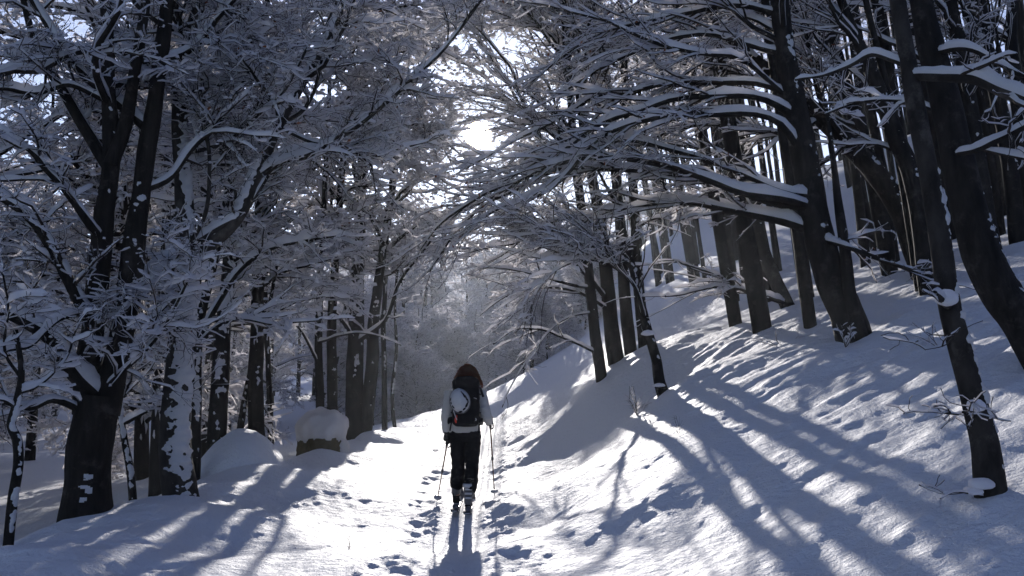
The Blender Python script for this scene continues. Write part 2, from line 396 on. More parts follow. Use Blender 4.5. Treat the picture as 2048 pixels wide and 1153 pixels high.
def grow(Pt, R, count, n, l0, l1, a0, a1, t0, t1, rng, rfrac=.6, rmin=.004, flat=.35, up=0.0, droop=0.0, wob=.18, rmax=9., taper=.5, bias=None):
    B, m, _ = Pt.shape
    Ls = np.linalg.norm(np.diff(Pt, axis=1), axis=2).sum(1)
    pi = rng.choice(B, count, p=Ls / Ls.sum()); t = rng.uniform(t0, t1, count)
    x = t * (m - 1); i = np.minimum(x.astype(int), m - 2); f = (x - i)[:, None]
    A, Bq = Pt[pi, i], Pt[pi, i + 1]; pos = A * (1 - f) + Bq * f; T = norm(Bq - A)
    r = R[pi, i] * (1 - f[:, 0]) + R[pi, i + 1] * f[:, 0]
    S = np.cross(T, np.array([0, 0, 1.0])); bad = np.linalg.norm(S, axis=1) < .25
    az = rng.uniform(0, 6.28, count)
    S = np.where(bad[:, None], np.stack([np.cos(az), np.sin(az), 0 * az], -1), S); S = norm(S); N = np.cross(S, T)
    sg = rng.choice([-1, 1], count); ps = rng.normal(0, flat, count)
    perp = S * (sg * np.cos(ps))[:, None] + N * np.sin(ps)[:, None]
    an = rng.uniform(a0, a1, count)[:, None]
    D = norm(np.cos(an) * T + np.sin(an) * perp)
    if bias is not None: D = norm(D + np.asarray(bias))
    l = rng.uniform(l0, l1, count) * (1 - taper * t)
    Q = np.empty((count, n, 3)); Q[:, 0] = pos
    st = (l / (n - 1))[:, None]
    for k in range(1, n):
        D = D + rng.normal(0, wob, (count, 3)) * np.array([1, 1, .7]); D[:, 2] += up - droop * k / n
        D = norm(D); Q[:, k] = Q[:, k - 1] + D * st
    r0 = np.minimum(np.maximum(r * rfrac, rmin), rmax)
    q = np.linspace(0, 1, n)[None]
    return Q, np.maximum(r0[:, None] * (1 - .75 * q), rmin * .7)

# region of the path that the photograph shows in full sun: keep the fine twigs out of the light's way there
_sx, _sy = SUN_DIR[0] / SUN_DIR[2], SUN_DIR[1] / SUN_DIR[2]
def sun_clear(Q, rng, keep=.12):
    p = Q[:, Q.shape[1] // 2]
    gx_ = p[:, 0] - _sx * p[:, 2]; gy_ = p[:, 1] - _sy * p[:, 2]
    block = (gx_ > -3.6) & (gx_ < 0.5) & (gy_ > 6.5) & (gy_ < 27)
    hx = p[:, 0] - _sx * (p[:, 2] - .8); hy = p[:, 1] - _sy * (p[:, 2] - .8)
    bank = (hx > .6) & (hx < 4.2) & (hy > 4.5) & (hy < 13.5)
    berm = (gx_ > -5.0) & (gx_ <= -3.4) & (gy_ > 7) & (gy_ < 14)
    return (~berm | (rng.random(len(p)) < .06 + keep * .3)) & (~block | (rng.random(len(p)) < keep)) & (~bank | (rng.random(len(p)) < .2 + keep * .5))

def view_clear(Q, rng, boxes):
    """Openings in the canopy, given as (u, v, ru, rv, keep) seen from the path."""
    p = Q[:, Q.shape[1] // 2]; c, s = math.cos(PITCH), math.sin(PITCH)
    z = p[:, 2] - CAM_Z; fw = p[:, 1] * c + z * s; upv = -p[:, 1] * s + z * c
    u = 1024 + FPX * p[:, 0] / np.maximum(fw, .1); v = 576.5 - FPX * upv / np.maximum(fw, .1)
    ok = np.ones(len(p), bool)
    for (bu, bv, ru, rv, keep) in boxes:
        ins = ((u - bu) / ru) ** 2 + ((v - bv) / rv) ** 2 < 1
        ok &= ~ins | (rng.random(len(p)) < keep)
    return ok
GAPS = [(955, 270, 30, 28, .04), (800, 385, 70, 30, .4), (925, 690, 70, 130, .3)]
LIMB_GAPS = [(955, 270, 30, 30, 0), (925, 700, 95, 140, 0)]

class TreeParts:
    """Gathers one tree's geometry; finish() makes its meshes."""
    def __init__(s, bark, seed):
        s.trunk = Acc(); s.br = Acc(); s.tw = Acc(); s.sn = Acc(); s.fr = Acc(); s.lf = Acc(); s.ts = Acc(); s.bark = bark; s.seed = seed
        s.rng = np.random.default_rng(seed); s.stems = []; s.limbs = []; s.solo = []; s.trunks = []; s.proto = False
    def stem(s, pts, rad, n=40, sides=18, rough=.10, jit=.02, snow=None, flare=True):
        s.trunk = Acc(); s.ts = Acc()
        q, r = resample(pts, rad, n, s.seed + len(s.stems), jit); tube(s.trunk, q[None], r[None], sides, rough, s.seed)
        s.stems.append((q, r))
        if snow: s.trunk_snow(q, r, **snow)
        s.trunks.append((s.trunk, s.ts))
        return q, r
    def trunk_snow(s, q, r, side=(0.3, -1, 0), spread=1.0, cover=.5, thick=.03, lo=0., hi=1., n=None, m=30, seed=0, sc=(5, 5, 3.0)):
        n = n or len(q) * 5
        t0, t1 = int(lo * (len(q) - 1)), max(int(hi * (len(q) - 1)), int(lo * (len(q) - 1)) + 2)
        q2, r2 = resample(q[t0:t1 + 1], r[t0:t1 + 1], n)
        T, S, N = frames(q2[None]); T, S, N = T[0], S[0], N[0]
        sd = np.asarray(side, float); sd = sd / np.linalg.norm(sd)
        c0 = math.atan2((N @ sd).mean(), (S @ sd).mean())
        a = c0 + np.linspace(-spread, spread, m) * 1.5
        ring = S[:, None] * np.cos(a)[None, :, None] + N[:, None] * np.sin(a)[None, :, None]
        V = q2[:, None] + ring * r2[:, None, None]
        e = np.abs(np.linspace(-1, 1, m))[None, :] ** 2; ev = np.abs(np.linspace(-1, 1, n))[:, None] ** 6
        h = .6 * fbm(V * np.array(sc), 3, s.seed + seed + 90) + .55 * fbm(V * np.array([13, 13, 17.]), 3, s.seed + 91 + seed) + (cover - .5) * 1.6 - .9 * e - .8 * ev
        off = np.clip(h, -.4, .55) * thick * 2.2
        V = V + ring * np.where(h > 0, off + .004, np.maximum(-r2[:, None] * .2, h * thick * 2.5) + .004)[..., None]
        ii = np.arange(n * m).reshape(n, m)
        F = np.stack([ii[:-1, :-1], ii[:-1, 1:], ii[1:, 1:], ii[1:, :-1]], -1)
        k = (h > -.25); ok = (k[:-1, :-1] | k[1:, 1:] | k[:-1, 1:] | k[1:, :-1])
        s.ts.add(V.reshape(-1, 3), F[ok].reshape(-1, 4))
    def limb(s, pts, r0, r1, n=26, snow=.06, jit=.03):
        pts = [np.array(p) for p in pts]; axis_ = np.concatenate([q for q, _ in s.stems]); dd = np.linalg.norm(axis_ - pts[0], axis=1)
        d0 = dd[:len(s.stems[0][0])]
        if d0.min() < .45: pts[0] = axis_[d0.argmin()].copy()
        elif dd.min() < .5: pts[0] = axis_[dd.argmin()].copy()
        q, r = resample(pts, np.linspace(r0, r1, len(pts)), n, s.seed * 3 + len(s.limbs), jit)
        w, c = Acc(), Acc()
        tube(w, q[None], r[None], 8, .08, s.seed); snowcap(c, q[None], r[None], snow * .8, 7, s.seed + len(s.limbs), lump=.7)
        s.solo.append((w, c))
        s.limbs.append((q, r))
    def lump(s, p, size):
        """A pillow of snow caught on a stub."""
        b = bmesh.new(); bmesh.ops.create_icosphere(b, subdivisions=3, radius=1.0)
        V = np.array([v.co[:] for v in b.verts]); F = np.array([[v.index for v in f.verts] for f in b.faces]); b.free()
        V[:, 2] = np.where(V[:, 2] < 0, V[:, 2] * .45, V[:, 2]); V = V * (1 + .22 * fbm(V * 1.6 + s.seed, 2, s.seed))[:, None] * np.asarray(size) + p
        s.ts_tri = getattr(s, 'ts_tri', []); s.ts_tri.append((V, F))
    def auto_limbs(s, count, l0, l1, a0=.7, a1=1.3, t0=.25, t1=.97, up=.02, droop=.08, n=12, r=.55, rmax=.05, snow=.055, bias=None, stem_ids=None, wob=.16, clear=True):
        st = s.stems if stem_ids is None else [s.stems[i] for i in stem_ids]
        for q, rr in st:
            c = max(1, int(round(count * np.linalg.norm(np.diff(q, axis=0), axis=1).sum() / sum(np.linalg.norm(np.diff(x, axis=0), axis=1).sum() for x, _ in st))))
            Q, R = grow(q[None], rr[None], c, n, l0, l1, a0, a1, t0, t1, s.rng, r, .010, .5, up, droop, wob, rmax, .35, bias)
            if clear:
                k = sun_clear(Q, s.rng, .25) & view_clear(Q, s.rng, LIMB_GAPS) & view_clear(Q[:, -3:], s.rng, LIMB_GAPS); Q, R = Q[k], R[k]
            if len(Q) == 0: continue
            if s.proto:
                tube(s.br, Q, R, 6); snowcap(s.sn, Q, R, snow, 5, s.seed + 2)
            else:
                for k in range(len(Q)):
                    w, c_ = Acc(), Acc(); tube(w, Q[k:k + 1], R[k:k + 1], 6); snowcap(c_, Q[k:k + 1], R[k:k + 1], snow, 5, s.seed + 2); s.solo.append((w, c_))
            s.limbs += [(Q[k], R[k]) for k in range(len(Q))]
    def foliage(s, n2, n3, l2=(.5, 1.5), l3=(.15, .55), snow2=.042, snow3=.024, clump=0.0, csize=.035, clear=True, up=.01, droop=.05, leaves=0, gaps=True, t0=.15, flat=.5, a2=(.45, 1.25), wob2=.26):
        by = {}
        for q, r in s.limbs: by.setdefault(len(q), []).append((q, r))
        tot = sum(np.linalg.norm(np.diff(q, axis=0), axis=1).sum() for q, _ in s.limbs)
        Q2l, R2l = [], []
        for m, lst in by.items():
            Pq = np.array([q for q, _ in lst]); Rq = np.array([r for _, r in lst])
            c = max(1, int(round(n2 * np.linalg.norm(np.diff(Pq, axis=1), axis=2).sum() / tot)))
            Q, R = grow(Pq, Rq, c, 7, l2[0], l2[1], a2[0], a2[1], t0, 1.0, s.rng,   .5, .006, flat, up, droop, wob2, .02, .45)
            Q2l.append(Q); R2l.append(R)
        Q2 = np.concatenate(Q2l); R2 = np.concatenate(R2l)
        def cut(Q, R, keep):
            k = np.ones(len(Q), bool)
            if clear: k &= sun_clear(Q, s.rng, keep)
            if gaps: k &= view_clear(Q, s.rng, GAPS)
            return Q[k], R[k]
        Q2, R2 = cut(Q2, R2, .15)
        if len(Q2) == 0: return
        tube(s.tw, Q2, R2, 4); snowcap(s.sn, Q2, R2, snow2, 5 if n2 < 250 else 3, s.seed + 3, lump=.9, wk=.30)
        Q3, R3 = grow(Q2, R2, n3, 5, l3[0], l3[1], .5, 1.35, .1, 1.0, s.rng, .6, .0036, .75, 0.01, .03, .42, .007, .4)
        Q3, R3 = cut(Q3, R3, .1)
        tube(s.tw, Q3, R3, 3); snowcap(s.fr, Q3, R3, snow3, 3, s.seed + 4, keep=.78, lump=1.1, minH=.12, wk=.26, e0=.8, e1=.7)
        if clump > 0:
            c = int(clump * len(Q3)); i = s.rng.integers(0, len(Q3), c); j = s.rng.integers(1, 5, c)
            clumps(s.fr, Q3[i, j] + np.array([0, 0, .5 * csize]), csize, s.rng, .7)
        if leaves:
            i = s.rng.integers(0, len(Q3), leaves); pts = Q3[i, s.rng.integers(2, 5, leaves)]
            a = s.rng.normal(0, 1, (leaves, 3)); a = norm(a) * .035; b = norm(np.cross(a, s.rng.normal(0, 1, (leaves, 3)))) * .018
            V = np.stack([pts - a * .2, pts + a * .8 + b, pts + a * 2, pts + a * .8 - b], 1).reshape(-1, 3)
            s.lf.add(V, np.arange(leaves * 4).reshape(-1, 4))
    def meshes(s, off=(0, 0, 0)):
        """A list of (name, mesh, [(sub-part name, mesh)...])."""
        out = []
        for k, (w, c) in enumerate(s.trunks):
            sub = [('bark_snow', c.mesh('bark_snow', M_SNOW, off))]
            if k == 0:
                sub += [('snow_pillow', make_mesh('snow_pillow', V - np.asarray(off), F, M_SNOW)) for V, F in getattr(s, 'ts_tri', [])]
            out.append(('trunk' if k == 0 else 'stem', w.mesh('trunk', s.bark, off), sub))
        for w, c in s.solo:
            out.append(('branch', w.mesh('branch', s.bark, off), [('snow', c.mesh('snow', M_SNOW, off))]))
        if s.br.V: out.append(('branches', s.br.mesh('branches', s.bark, off), []))
        out.append(('twigs', s.tw.mesh('twigs', M_TWIG, off), [('branch_snow', s.sn.mesh('branch_snow', M_SNOW, off)), ('twig_snow', s.fr.mesh('twig_snow', M_FROST, off)), ('dead_leaves', s.lf.mesh('dead_leaves', M_LEAF, off))]))
        return out
    def finish(s, name, label, base=None, group=None, cat='tree'):
        base = s.stems[0][0][0] if base is None else base
        root = thing(name, label, cat, tuple(base), group)
        add_parts(root, s.meshes(base)); return root

MASS = ('twigs', 'snow', 'twig_snow', 'dead_leaves', 'branch_snow', 'branches', 'bark_snow')
def add_parts(root, parts):
    for nm, me, sub in parts:
        if me is None: continue
        o = link(nm, me, root)
        if nm in MASS: o['kind'] = 'stuff'
        for n2, m2 in sub:
            if m2 is None: continue
            c = link(n2, m2, o)
            if n2 in MASS: c['kind'] = 'stuff'
    return root

def PP(l, d0, d1=None):
    """Pixels to points, the distance running from d0 to d1 along the list (or given per point)."""
    d1 = d0 if d1 is None else d1; n = len(l)
    return [P(a[0], a[1], a[2] if len(a) > 2 else d0 + (d1 - d0) * k / max(1, n - 1)) for k, a in enumerate(l)]

def root_pt(u, v, d, sink=.12):
    """Trunk foot: on the ground below the pixel column."""
    p = P(u, v, d); p[2] = gh(p[0], p[1]) - sink; return p
# ------------------------------------------------------------------ the big trees left of the path
def stemline(l, d0, d1, sink=.15):
    p = PP(l, d0, d1); b = p[0].copy(); b[2] = gh(b[0], b[1]) - sink
    if b[2] < p[0][2] - .02: p[0] = b
    return p

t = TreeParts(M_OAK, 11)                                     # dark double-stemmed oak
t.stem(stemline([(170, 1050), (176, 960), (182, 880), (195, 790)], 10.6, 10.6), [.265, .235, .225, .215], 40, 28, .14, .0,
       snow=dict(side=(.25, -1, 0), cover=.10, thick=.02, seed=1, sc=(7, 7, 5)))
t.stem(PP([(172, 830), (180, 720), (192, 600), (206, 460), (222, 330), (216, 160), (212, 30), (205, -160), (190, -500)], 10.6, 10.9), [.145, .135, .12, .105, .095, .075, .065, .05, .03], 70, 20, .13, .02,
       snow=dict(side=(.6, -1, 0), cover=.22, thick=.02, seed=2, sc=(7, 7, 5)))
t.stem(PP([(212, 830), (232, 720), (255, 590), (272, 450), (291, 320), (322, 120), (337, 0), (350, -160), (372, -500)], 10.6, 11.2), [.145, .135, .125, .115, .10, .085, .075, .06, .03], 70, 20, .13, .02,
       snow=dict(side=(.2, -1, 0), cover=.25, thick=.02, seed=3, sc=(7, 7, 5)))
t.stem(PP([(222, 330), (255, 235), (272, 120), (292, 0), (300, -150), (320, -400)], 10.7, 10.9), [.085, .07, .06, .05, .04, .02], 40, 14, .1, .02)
for pts, r0, r1, sn, dd in [
    ([(178, 640), (150, 585), (105, 500), (62, 440), (0, 395), (-80, 360)], .075, .03, .08, (10.6, 9.9)),
    ([(165, 770), (140, 735), (105, 680), (45, 640), (-30, 612), (-120, 600)], .10, .05, .09, (10.6, 9.8)),
    ([(205, 480), (165, 425), (125, 370), (85, 330), (60, 300), (-20, 250)], .05, .02, .06, (10.5, 9.8)),
    ([(222, 340), (170, 260), (130, 190), (90, 130), (60, 60), (40, -40)], .07, .035, .06, (10.7, 11.5)),
    ([(300, 250), (220, 190), (150, 130), (105, 60), (60, -10), (20, -80)], .07, .04, .05, (10.9, 11.2)),
    ([(160, 830), (110, 800), (60, 815), (0, 805), (-80, 830)], .05, .025, .06, (10.5, 9.8)),
    ([(245, 770), (290, 700), (330, 650), (372, 570), (395, 520)], .025, .010, .03, (10.4, 10.2)),
    ([(250, 640), (300, 640), (345, 600), (372, 585)], .03, .012, .045, (10.5, 11.0)),
    ([(285, 380), (340, 355), (380, 300), (440, 240), (480, 170), (530, 120)], .05, .02, .05, (10.9, 11.6)),
    ([(320, 130), (380, 100), (440, 30), (500, -40), (560, -100)], .05, .02, .05, (11, 11.6)),
    ([(210, 200), (140, 170), (70, 190), (0, 180), (-60, 200)], .035, .02, .05, (10.8, 10.2)),
    ([(190, 620), (120, 640), (60, 690), (10, 700), (-60, 740)], .035, .015, .05, (10.5, 9.5))]:
    t.limb(PP(pts, *dd), r0, r1, 24, sn)
t.auto_limbs(16, 1.4, 3.4, t0=.4, snow=.05, stem_ids=[1, 2, 3])
t.foliage(190, 2600, l2=(.5, 1.5), snow2=.036, snow3=.018, clump=.3, csize=.024)
t.finish('oak_tree', 'massive dark oak with two stems rising from one trunk at the left')

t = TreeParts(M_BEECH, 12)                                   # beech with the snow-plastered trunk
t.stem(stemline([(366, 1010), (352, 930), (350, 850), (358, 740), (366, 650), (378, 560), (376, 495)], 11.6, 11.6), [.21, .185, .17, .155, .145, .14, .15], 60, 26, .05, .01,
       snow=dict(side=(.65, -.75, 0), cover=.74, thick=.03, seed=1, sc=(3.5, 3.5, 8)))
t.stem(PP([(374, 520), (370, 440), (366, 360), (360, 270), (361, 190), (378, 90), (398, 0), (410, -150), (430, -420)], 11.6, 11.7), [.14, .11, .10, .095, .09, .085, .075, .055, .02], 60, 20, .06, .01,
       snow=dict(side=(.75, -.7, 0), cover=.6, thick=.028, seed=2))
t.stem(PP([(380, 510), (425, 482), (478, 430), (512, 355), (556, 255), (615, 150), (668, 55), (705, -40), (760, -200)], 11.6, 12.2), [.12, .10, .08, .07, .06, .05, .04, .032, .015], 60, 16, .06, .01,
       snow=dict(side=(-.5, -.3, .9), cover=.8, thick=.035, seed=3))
for pts, r0, r1, sn, dd in [
    ([(378, 500), (335, 520), (285, 560), (240, 605), (200, 630)], .07, .03, .10, (11.5, 10.6)),
    ([(372, 505), (330, 530), (300, 575), (260, 610), (225, 690)], .05, .02, .06, (11.4, 10.4)),
    ([(400, 490), (440, 455), (490, 420), (540, 340)], .05, .03, .08, (11.5, 11.9)),
    ([(512, 355), (560, 325), (625, 305), (700, 262), (760, 215), (820, 160), (880, 110), (945, 25), (985, -40)], .05, .018, .085, (11.8, 12.6)),
    ([(362, 180), (335, 160), (285, 118), (230, 102), (170, 102), (125, 115), (75, 140), (20, 140), (-60, 160)], .045, .025, .07, (11.4, 10.2)),
    ([(362, 185), (325, 155), (280, 130), (262, 90), (255, 40)], .03, .012, .04, (11.4, 11.0)),
    ([(368, 70), (330, 55), (280, 20), (240, -20), (180, -60)], .035, .02, .06, (11.5, 10.6)),
    ([(362, 300), (410, 298), (460, 280), (510, 235), (565, 190), (610, 100)], .035, .015, .06, (11.6, 11.3)),
    ([(366, 325), (430, 330), (490, 328), (550, 310), (620, 300), (700, 310), (790, 315)], .03, .012, .07, (11.6, 12.4)),
    ([(405, 480), (412, 420), (421, 330), (410, 240), (402, 140), (392, 50), (400, -60)], .028, .016, .02, (11.4, 11.2)),
    ([(375, 190), (440, 170), (500, 165), (560, 130), (600, 70)], .03, .012, .06, (11.6, 12.1)),
    ([(556, 255), (610, 215), (640, 140), (650, 60), (690, -30)], .03, .014, .045, (12, 12.2)),
    ([(380, 95), (440, 60), (480, 10), (520, -60)], .03, .014, .045, (11.7, 12)),
    ([(560, 260), (620, 285), (690, 292), (760, 300), (840, 288), (895, 268)], .026, .010, .055, (12, 12.8)),
    ([(478, 440), (470, 380), (440, 330), (445, 270)], .022, .010, .04, (11.8, 12.3))]:
    t.limb(PP(pts, *dd), r0, r1, 26, sn)
t.auto_limbs(12, 1.2, 2.8, t0=.35, snow=.05, stem_ids=[1, 2])
t.foliage(320, 5400, l2=(.45, 1.4), snow2=.036, snow3=.018, clump=.35, csize=.024, leaves=60)
t.finish('beech_tree', 'grey beech with snow plastered up its trunk and a long limb forking right')

t = TreeParts(M_OAK, 13)                                     # crooked sapling at the left edge
t.stem(stemline([(16, 1085), (24, 1010), (36, 930), (33, 880), (22, 850), (34, 800), (42, 740), (30, 660)], 9.4, 9.4), [.05, .046, .045, .045, .04, .035, .03, .02], 50, 14, .12, .01,
       snow=dict(side=(1, -.5, 0), cover=.45, thick=.02))
t.limb(PP([(38, 790), (80, 770), (130, 720), (150, 660)], 9.4, 9.7), .02, .008, 18, .05); t.limb(PP([(34, 815), (0, 800), (-60, 815)], 9.4, 9.2), .02, .008, 14, .05)
t.limb(PP([(36, 760), (10, 700), (15, 620), (5, 540)], 9.4, 9.3), .018, .008, 16, .03)
t.foliage(26, 160, l2=(.3, .7), l3=(.12, .35), snow2=.035, snow3=.022)
t.finish('crooked_sapling', 'thin crooked sapling with a kinked stem at the left edge of the picture')

# name, label, bark, seed, trunk pixels, d0, d1, radii, snow cover, limbs, n2, n3
def mid_tree(name, label, bark, seed, px, d, r, cover=.4, limbs=18, ll=(1.0, 3.0), n2=200, n3=2600, snow=.05, extra=(), bias=None, clump=.45, droop=.05, t0=.3, leaves=0, side=(.5, -1, 0), second=None, csize=.045, sub3=.021, up=.01):
    t = TreeParts(bark, seed)
    t.stem(stemline(px, d, d + .3), np.interp(np.linspace(0, 1, len(px)), np.linspace(0, 1, len(r)), r) * .9, 44, 16, .09, .03, snow=dict(side=side, cover=cover, thick=.028))
    if second:
        t.stem(stemline(second[0], d + .05, d + .4), np.interp(np.linspace(0, 1, len(second[0])), [0, 1], second[1]), 40, 14, .09, .03, snow=dict(side=side, cover=cover, thick=.028, seed=5))
    for pts, r0, r1, sn, dd in extra: t.limb(PP(pts, *dd), r0, r1, 24, sn)
    if limbs: t.auto_limbs(limbs, ll[0], ll[1], t0=t0, snow=snow, bias=bias, droop=droop, up=up)
    t.foliage(n2, int(n3 * .6), clump=clump * 2.0, leaves=leaves, csize=csize, snow3=sub3)
    return t.finish(name, label)

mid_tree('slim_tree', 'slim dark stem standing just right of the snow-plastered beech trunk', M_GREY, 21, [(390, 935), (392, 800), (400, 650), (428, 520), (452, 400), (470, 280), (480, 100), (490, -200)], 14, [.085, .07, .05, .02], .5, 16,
         extra=[([(400, 700), (440, 650), (490, 640), (545, 650), (590, 645), (640, 640)], .03, .012, .06, (14, 13.2)), ([(400, 690), (440, 600), (480, 540), (540, 500), (620, 480), (700, 470)], .04, .015, .08, (14, 13.5))], n2=180, n3=2200)
mid_tree('brown_barked_tree', 'brown-barked tree with bark torn and snow heaped at its foot behind the snow mound', M_GREY, 22, [(430, 890), (438, 790), (446, 680), (455, 560), (465, 440), (474, 300), (482, 100), (495, -250)], 15.2, [.17, .13, .10, .04], .5, 18, n2=220, n3=2800, leaves=60)
mid_tree('dark_tree', 'dark straight tree rising behind the mound with a leaning stem beside it', M_OAK, 23, [(516, 895), (512, 780), (514, 640), (520, 500), (524, 330), (530, 100), (540, -200)], 16, [.15, .12, .09, .03], .35, 18,
         second=([(468, 890), (490, 800), (512, 700), (540, 600), (560, 480)], (.06, .02)), n2=220, n3=2800)
mid_tree('slim_tree', 'thin straight stem between the snow mound and the big boulder', M_GREY, 24, [(543, 905), (540, 800), (534, 700), (530, 560), (540, 400), (552, 200)], 17.3, [.06, .05, .02], .3, 10, n2=90, n3=1200)
mid_tree('forest_tree', 'straight dark tree directly behind the big boulder', M_GREY, 25, [(643, 860), (638, 760), (637, 670), (641, 540), (650, 380), (660, 160), (670, -100)], 20, [.10, .085, .06, .02], .35, 18, ll=(1.2, 3.2),
         extra=[([(640, 690), (690, 670), (740, 668), (800, 690)], .03, .01, .06, (20, 18.5)), ([(641, 720), (600, 660), (560, 640), (500, 690)], .03, .01, .06, (20, 19))], n2=260, n3=3400, clump=.7)
mid_tree('forest_tree', 'dark tree between the boulder and the twin-trunked tree', M_OAK, 26, [(668, 862), (665, 760), (664, 650), (670, 520), (684, 350), (700, 120), (712, -150)], 21, [.14, .11, .08, .03], .3, 20, ll=(1.2, 3.5), n2=280, n3=3600, clump=.8, leaves=120)
mid_tree('twin_trunked_tree', 'twin-trunked tree at the right edge of the left wood, snow heaped on its roots', M_GREY, 27, [(712, 875), (708, 770), (712, 650), (716, 520), (722, 380), (730, 200), (740, -50)], 22, [.24, .19, .13, .04], .35, 26, ll=(1.4, 3.8),
         second=([(726, 872), (742, 750), (748, 640), (766, 500), (785, 380), (800, 250)], (.17, .05)), n2=420, n3=5600, clump=.9, bias=(.12, -.05, 0), leaves=160,
         extra=[([(712, 690), (690, 650), (668, 625), (640, 620)], .05, .02, .06, (22, 21)), ([(745, 690), (772, 640), (800, 560), (850, 500), (890, 440)], .05, .015, .07, (22, 20.5)),
         ([(730, 200), (800, 190), (860, 195), (905, 205)], .04, .012, .06, (22, 20)), ([(735, 100), (820, 85), (900, 110), (990, 170)], .04, .012, .06, (22, 20)), ([(728, 300), (800, 320), (860, 345), (930, 390)], .04, .012, .06, (22, 20.5)),
         ([(722, 400), (780, 405), (850, 440), (920, 500)], .04, .012, .06, (22, 20.5)), ([(736, 30), (820, 10), (900, 20), (980, 60)], .04, .012, .06, (22, 20)), ([(728, 250), (790, 250), (850, 255), (910, 300), (960, 345)], .035, .012, .05, (22, 21))])
mid_tree('slender_tree', 'slender straight tree next to the path just right of the twin-trunked tree', M_GREY, 28, [(770, 858), (768, 760), (767, 660), (772, 540), (778, 420), (790, 250), (800, 50)], 25, [.085, .07, .05, .02], .4, 16, n2=240, n3=3000, clump=.8, bias=(.1, -.05, 0))
mid_tree('slender_tree', 'wavy thin stem by the path nearest the walker on the left', M_GREY, 29, [(792, 852), (784, 790), (792, 700), (790, 600), (800, 500), (806, 380), (820, 250)], 27, [.06, .05, .03, .015], .4, 12, n2=170, n3=2200, clump=.8, bias=(.1, -.05, 0))
mid_tree('leaning_sapling', 'small leaning sapling behind the dark oak trunk', M_GREY, 30, [(268, 1010), (262, 950), (248, 880), (240, 800), (243, 740), (255, 640)], 12.6, [.06, .045, .03], .6, 8, ll=(.6, 1.6), n2=90, n3=900, csize=.03)

# ------------------------------------------------------------------ the trees on the right-hand slope
t = TreeParts(M_BEECH, 41)                                    # near slim trunk with snow pillows
t.stem(stemline([(1985, 985), (1972, 900), (1955, 830), (1940, 770), (1918, 690), (1897, 600), (1880, 480), (1862, 370), (1838, 250), (1815, 120), (1795, 0), (1775, -150), (1750, -420)], 6.62, 6.93), [.108, .091, .085, .082, .077, .075, .071, .068, .064, .06, .055, .046, .024], 90, 24, .06, .0,
       snow=dict(side=(1, -.35, 0), cover=.42, thick=.025, lo=.0, hi=.5))
for (u, v, a, b, c) in [(1893, 592, .075, .06, .075), (1952, 806, .06, .06, .055), (1962, 962, .085, .07, .05), (1946, 975, .06, .07, .035)]:
    p = P(u, v + 10, 6.52); t.lump(p, (a, b, c))
t.limb(PP([(1905, 615), (1885, 600), (1868, 585)], 6.62, 6.39), 0.0270, 0.0193, 12, 0.023)
t.limb(PP([(1950, 825), (1935, 822), (1925, 822)], 6.62, 6.47), 0.0115, 0.0077, 10, 0.000)
t.limb(PP([(1955, 1000), (1915, 985), (1880, 998)], 6.54, 6.31), 0.0077, 0.0039, 12, 0.015, .01)
t.limb(PP([(1925, 660), (1890, 690), (1850, 700)], 6.62, 6.39), 0.0046, 0.0023, 12, 0.000, .01); t.limb(PP([(1950, 830), (1925, 830), (1885, 825)], 6.54, 6.31), 0.0046, 0.0023, 12, 0.000, .01)
t.limb(PP([(1832, 128), (1790, 122), (1745, 108), (1700, 130), (1650, 148), (1590, 160)], 6.78, 7.39), 0.0246, 0.0092, 26, 0.035)
t.limb(PP([(1830, 140), (1880, 152), (1950, 158), (2010, 185), (2080, 215)], 6.78, 6.31), 0.0385, 0.0462, 30, 0.058)
t.foliage(16, 60, l2=(.25, .6), l3=(.1, .3), snow2=.012, snow3=.01, clear=False)
t.finish('slim_beech', 'nearest slim trunk at the right with pillows of snow caught on its stubs')

t = TreeParts(M_GREY, 42)                                     # thick sweeping trunk at the right edge
t.stem(stemline([(2120, 760), (2060, 660), (2005, 590), (1965, 510), (1935, 410), (1912, 300), (1888, 190), (1858, 80), (1838, -20), (1800, -200), (1770, -450)], 9.3, 9.9), [.24, .21, .192, .177, .165, .153, .142, .125, .11, .086, .05], 90, 28, .06, .0,
       snow=dict(side=(1, -.6, .2), cover=.4, thick=.03, lo=.0, hi=.35))
t.limb(PP([(1915, 308), (1945, 302), (1990, 282), (2040, 258), (2100, 225)], 9.1, 8.5), .029, .029, 24, .05)
t.limb(PP([(1880, 85), (1930, 95), (1985, 118), (2040, 150), (2110, 190)], 9.4, 8.8), .029, .024, 24, .05)
t.limb(PP([(1900, 240), (1860, 215), (1800, 200), (1720, 205), (1650, 230)], 9.5, 10.5), .029, .010, 24, .04)
t.auto_limbs(6, 1.5, 3.5, t0=.6, snow=.05, bias=(-.6, 0, 0)); t.foliage(40, 320, snow2=.04, snow3=.02)
t.finish('leaning_beech', 'thick trunk sweeping in from the right edge, leaning left as it climbs')

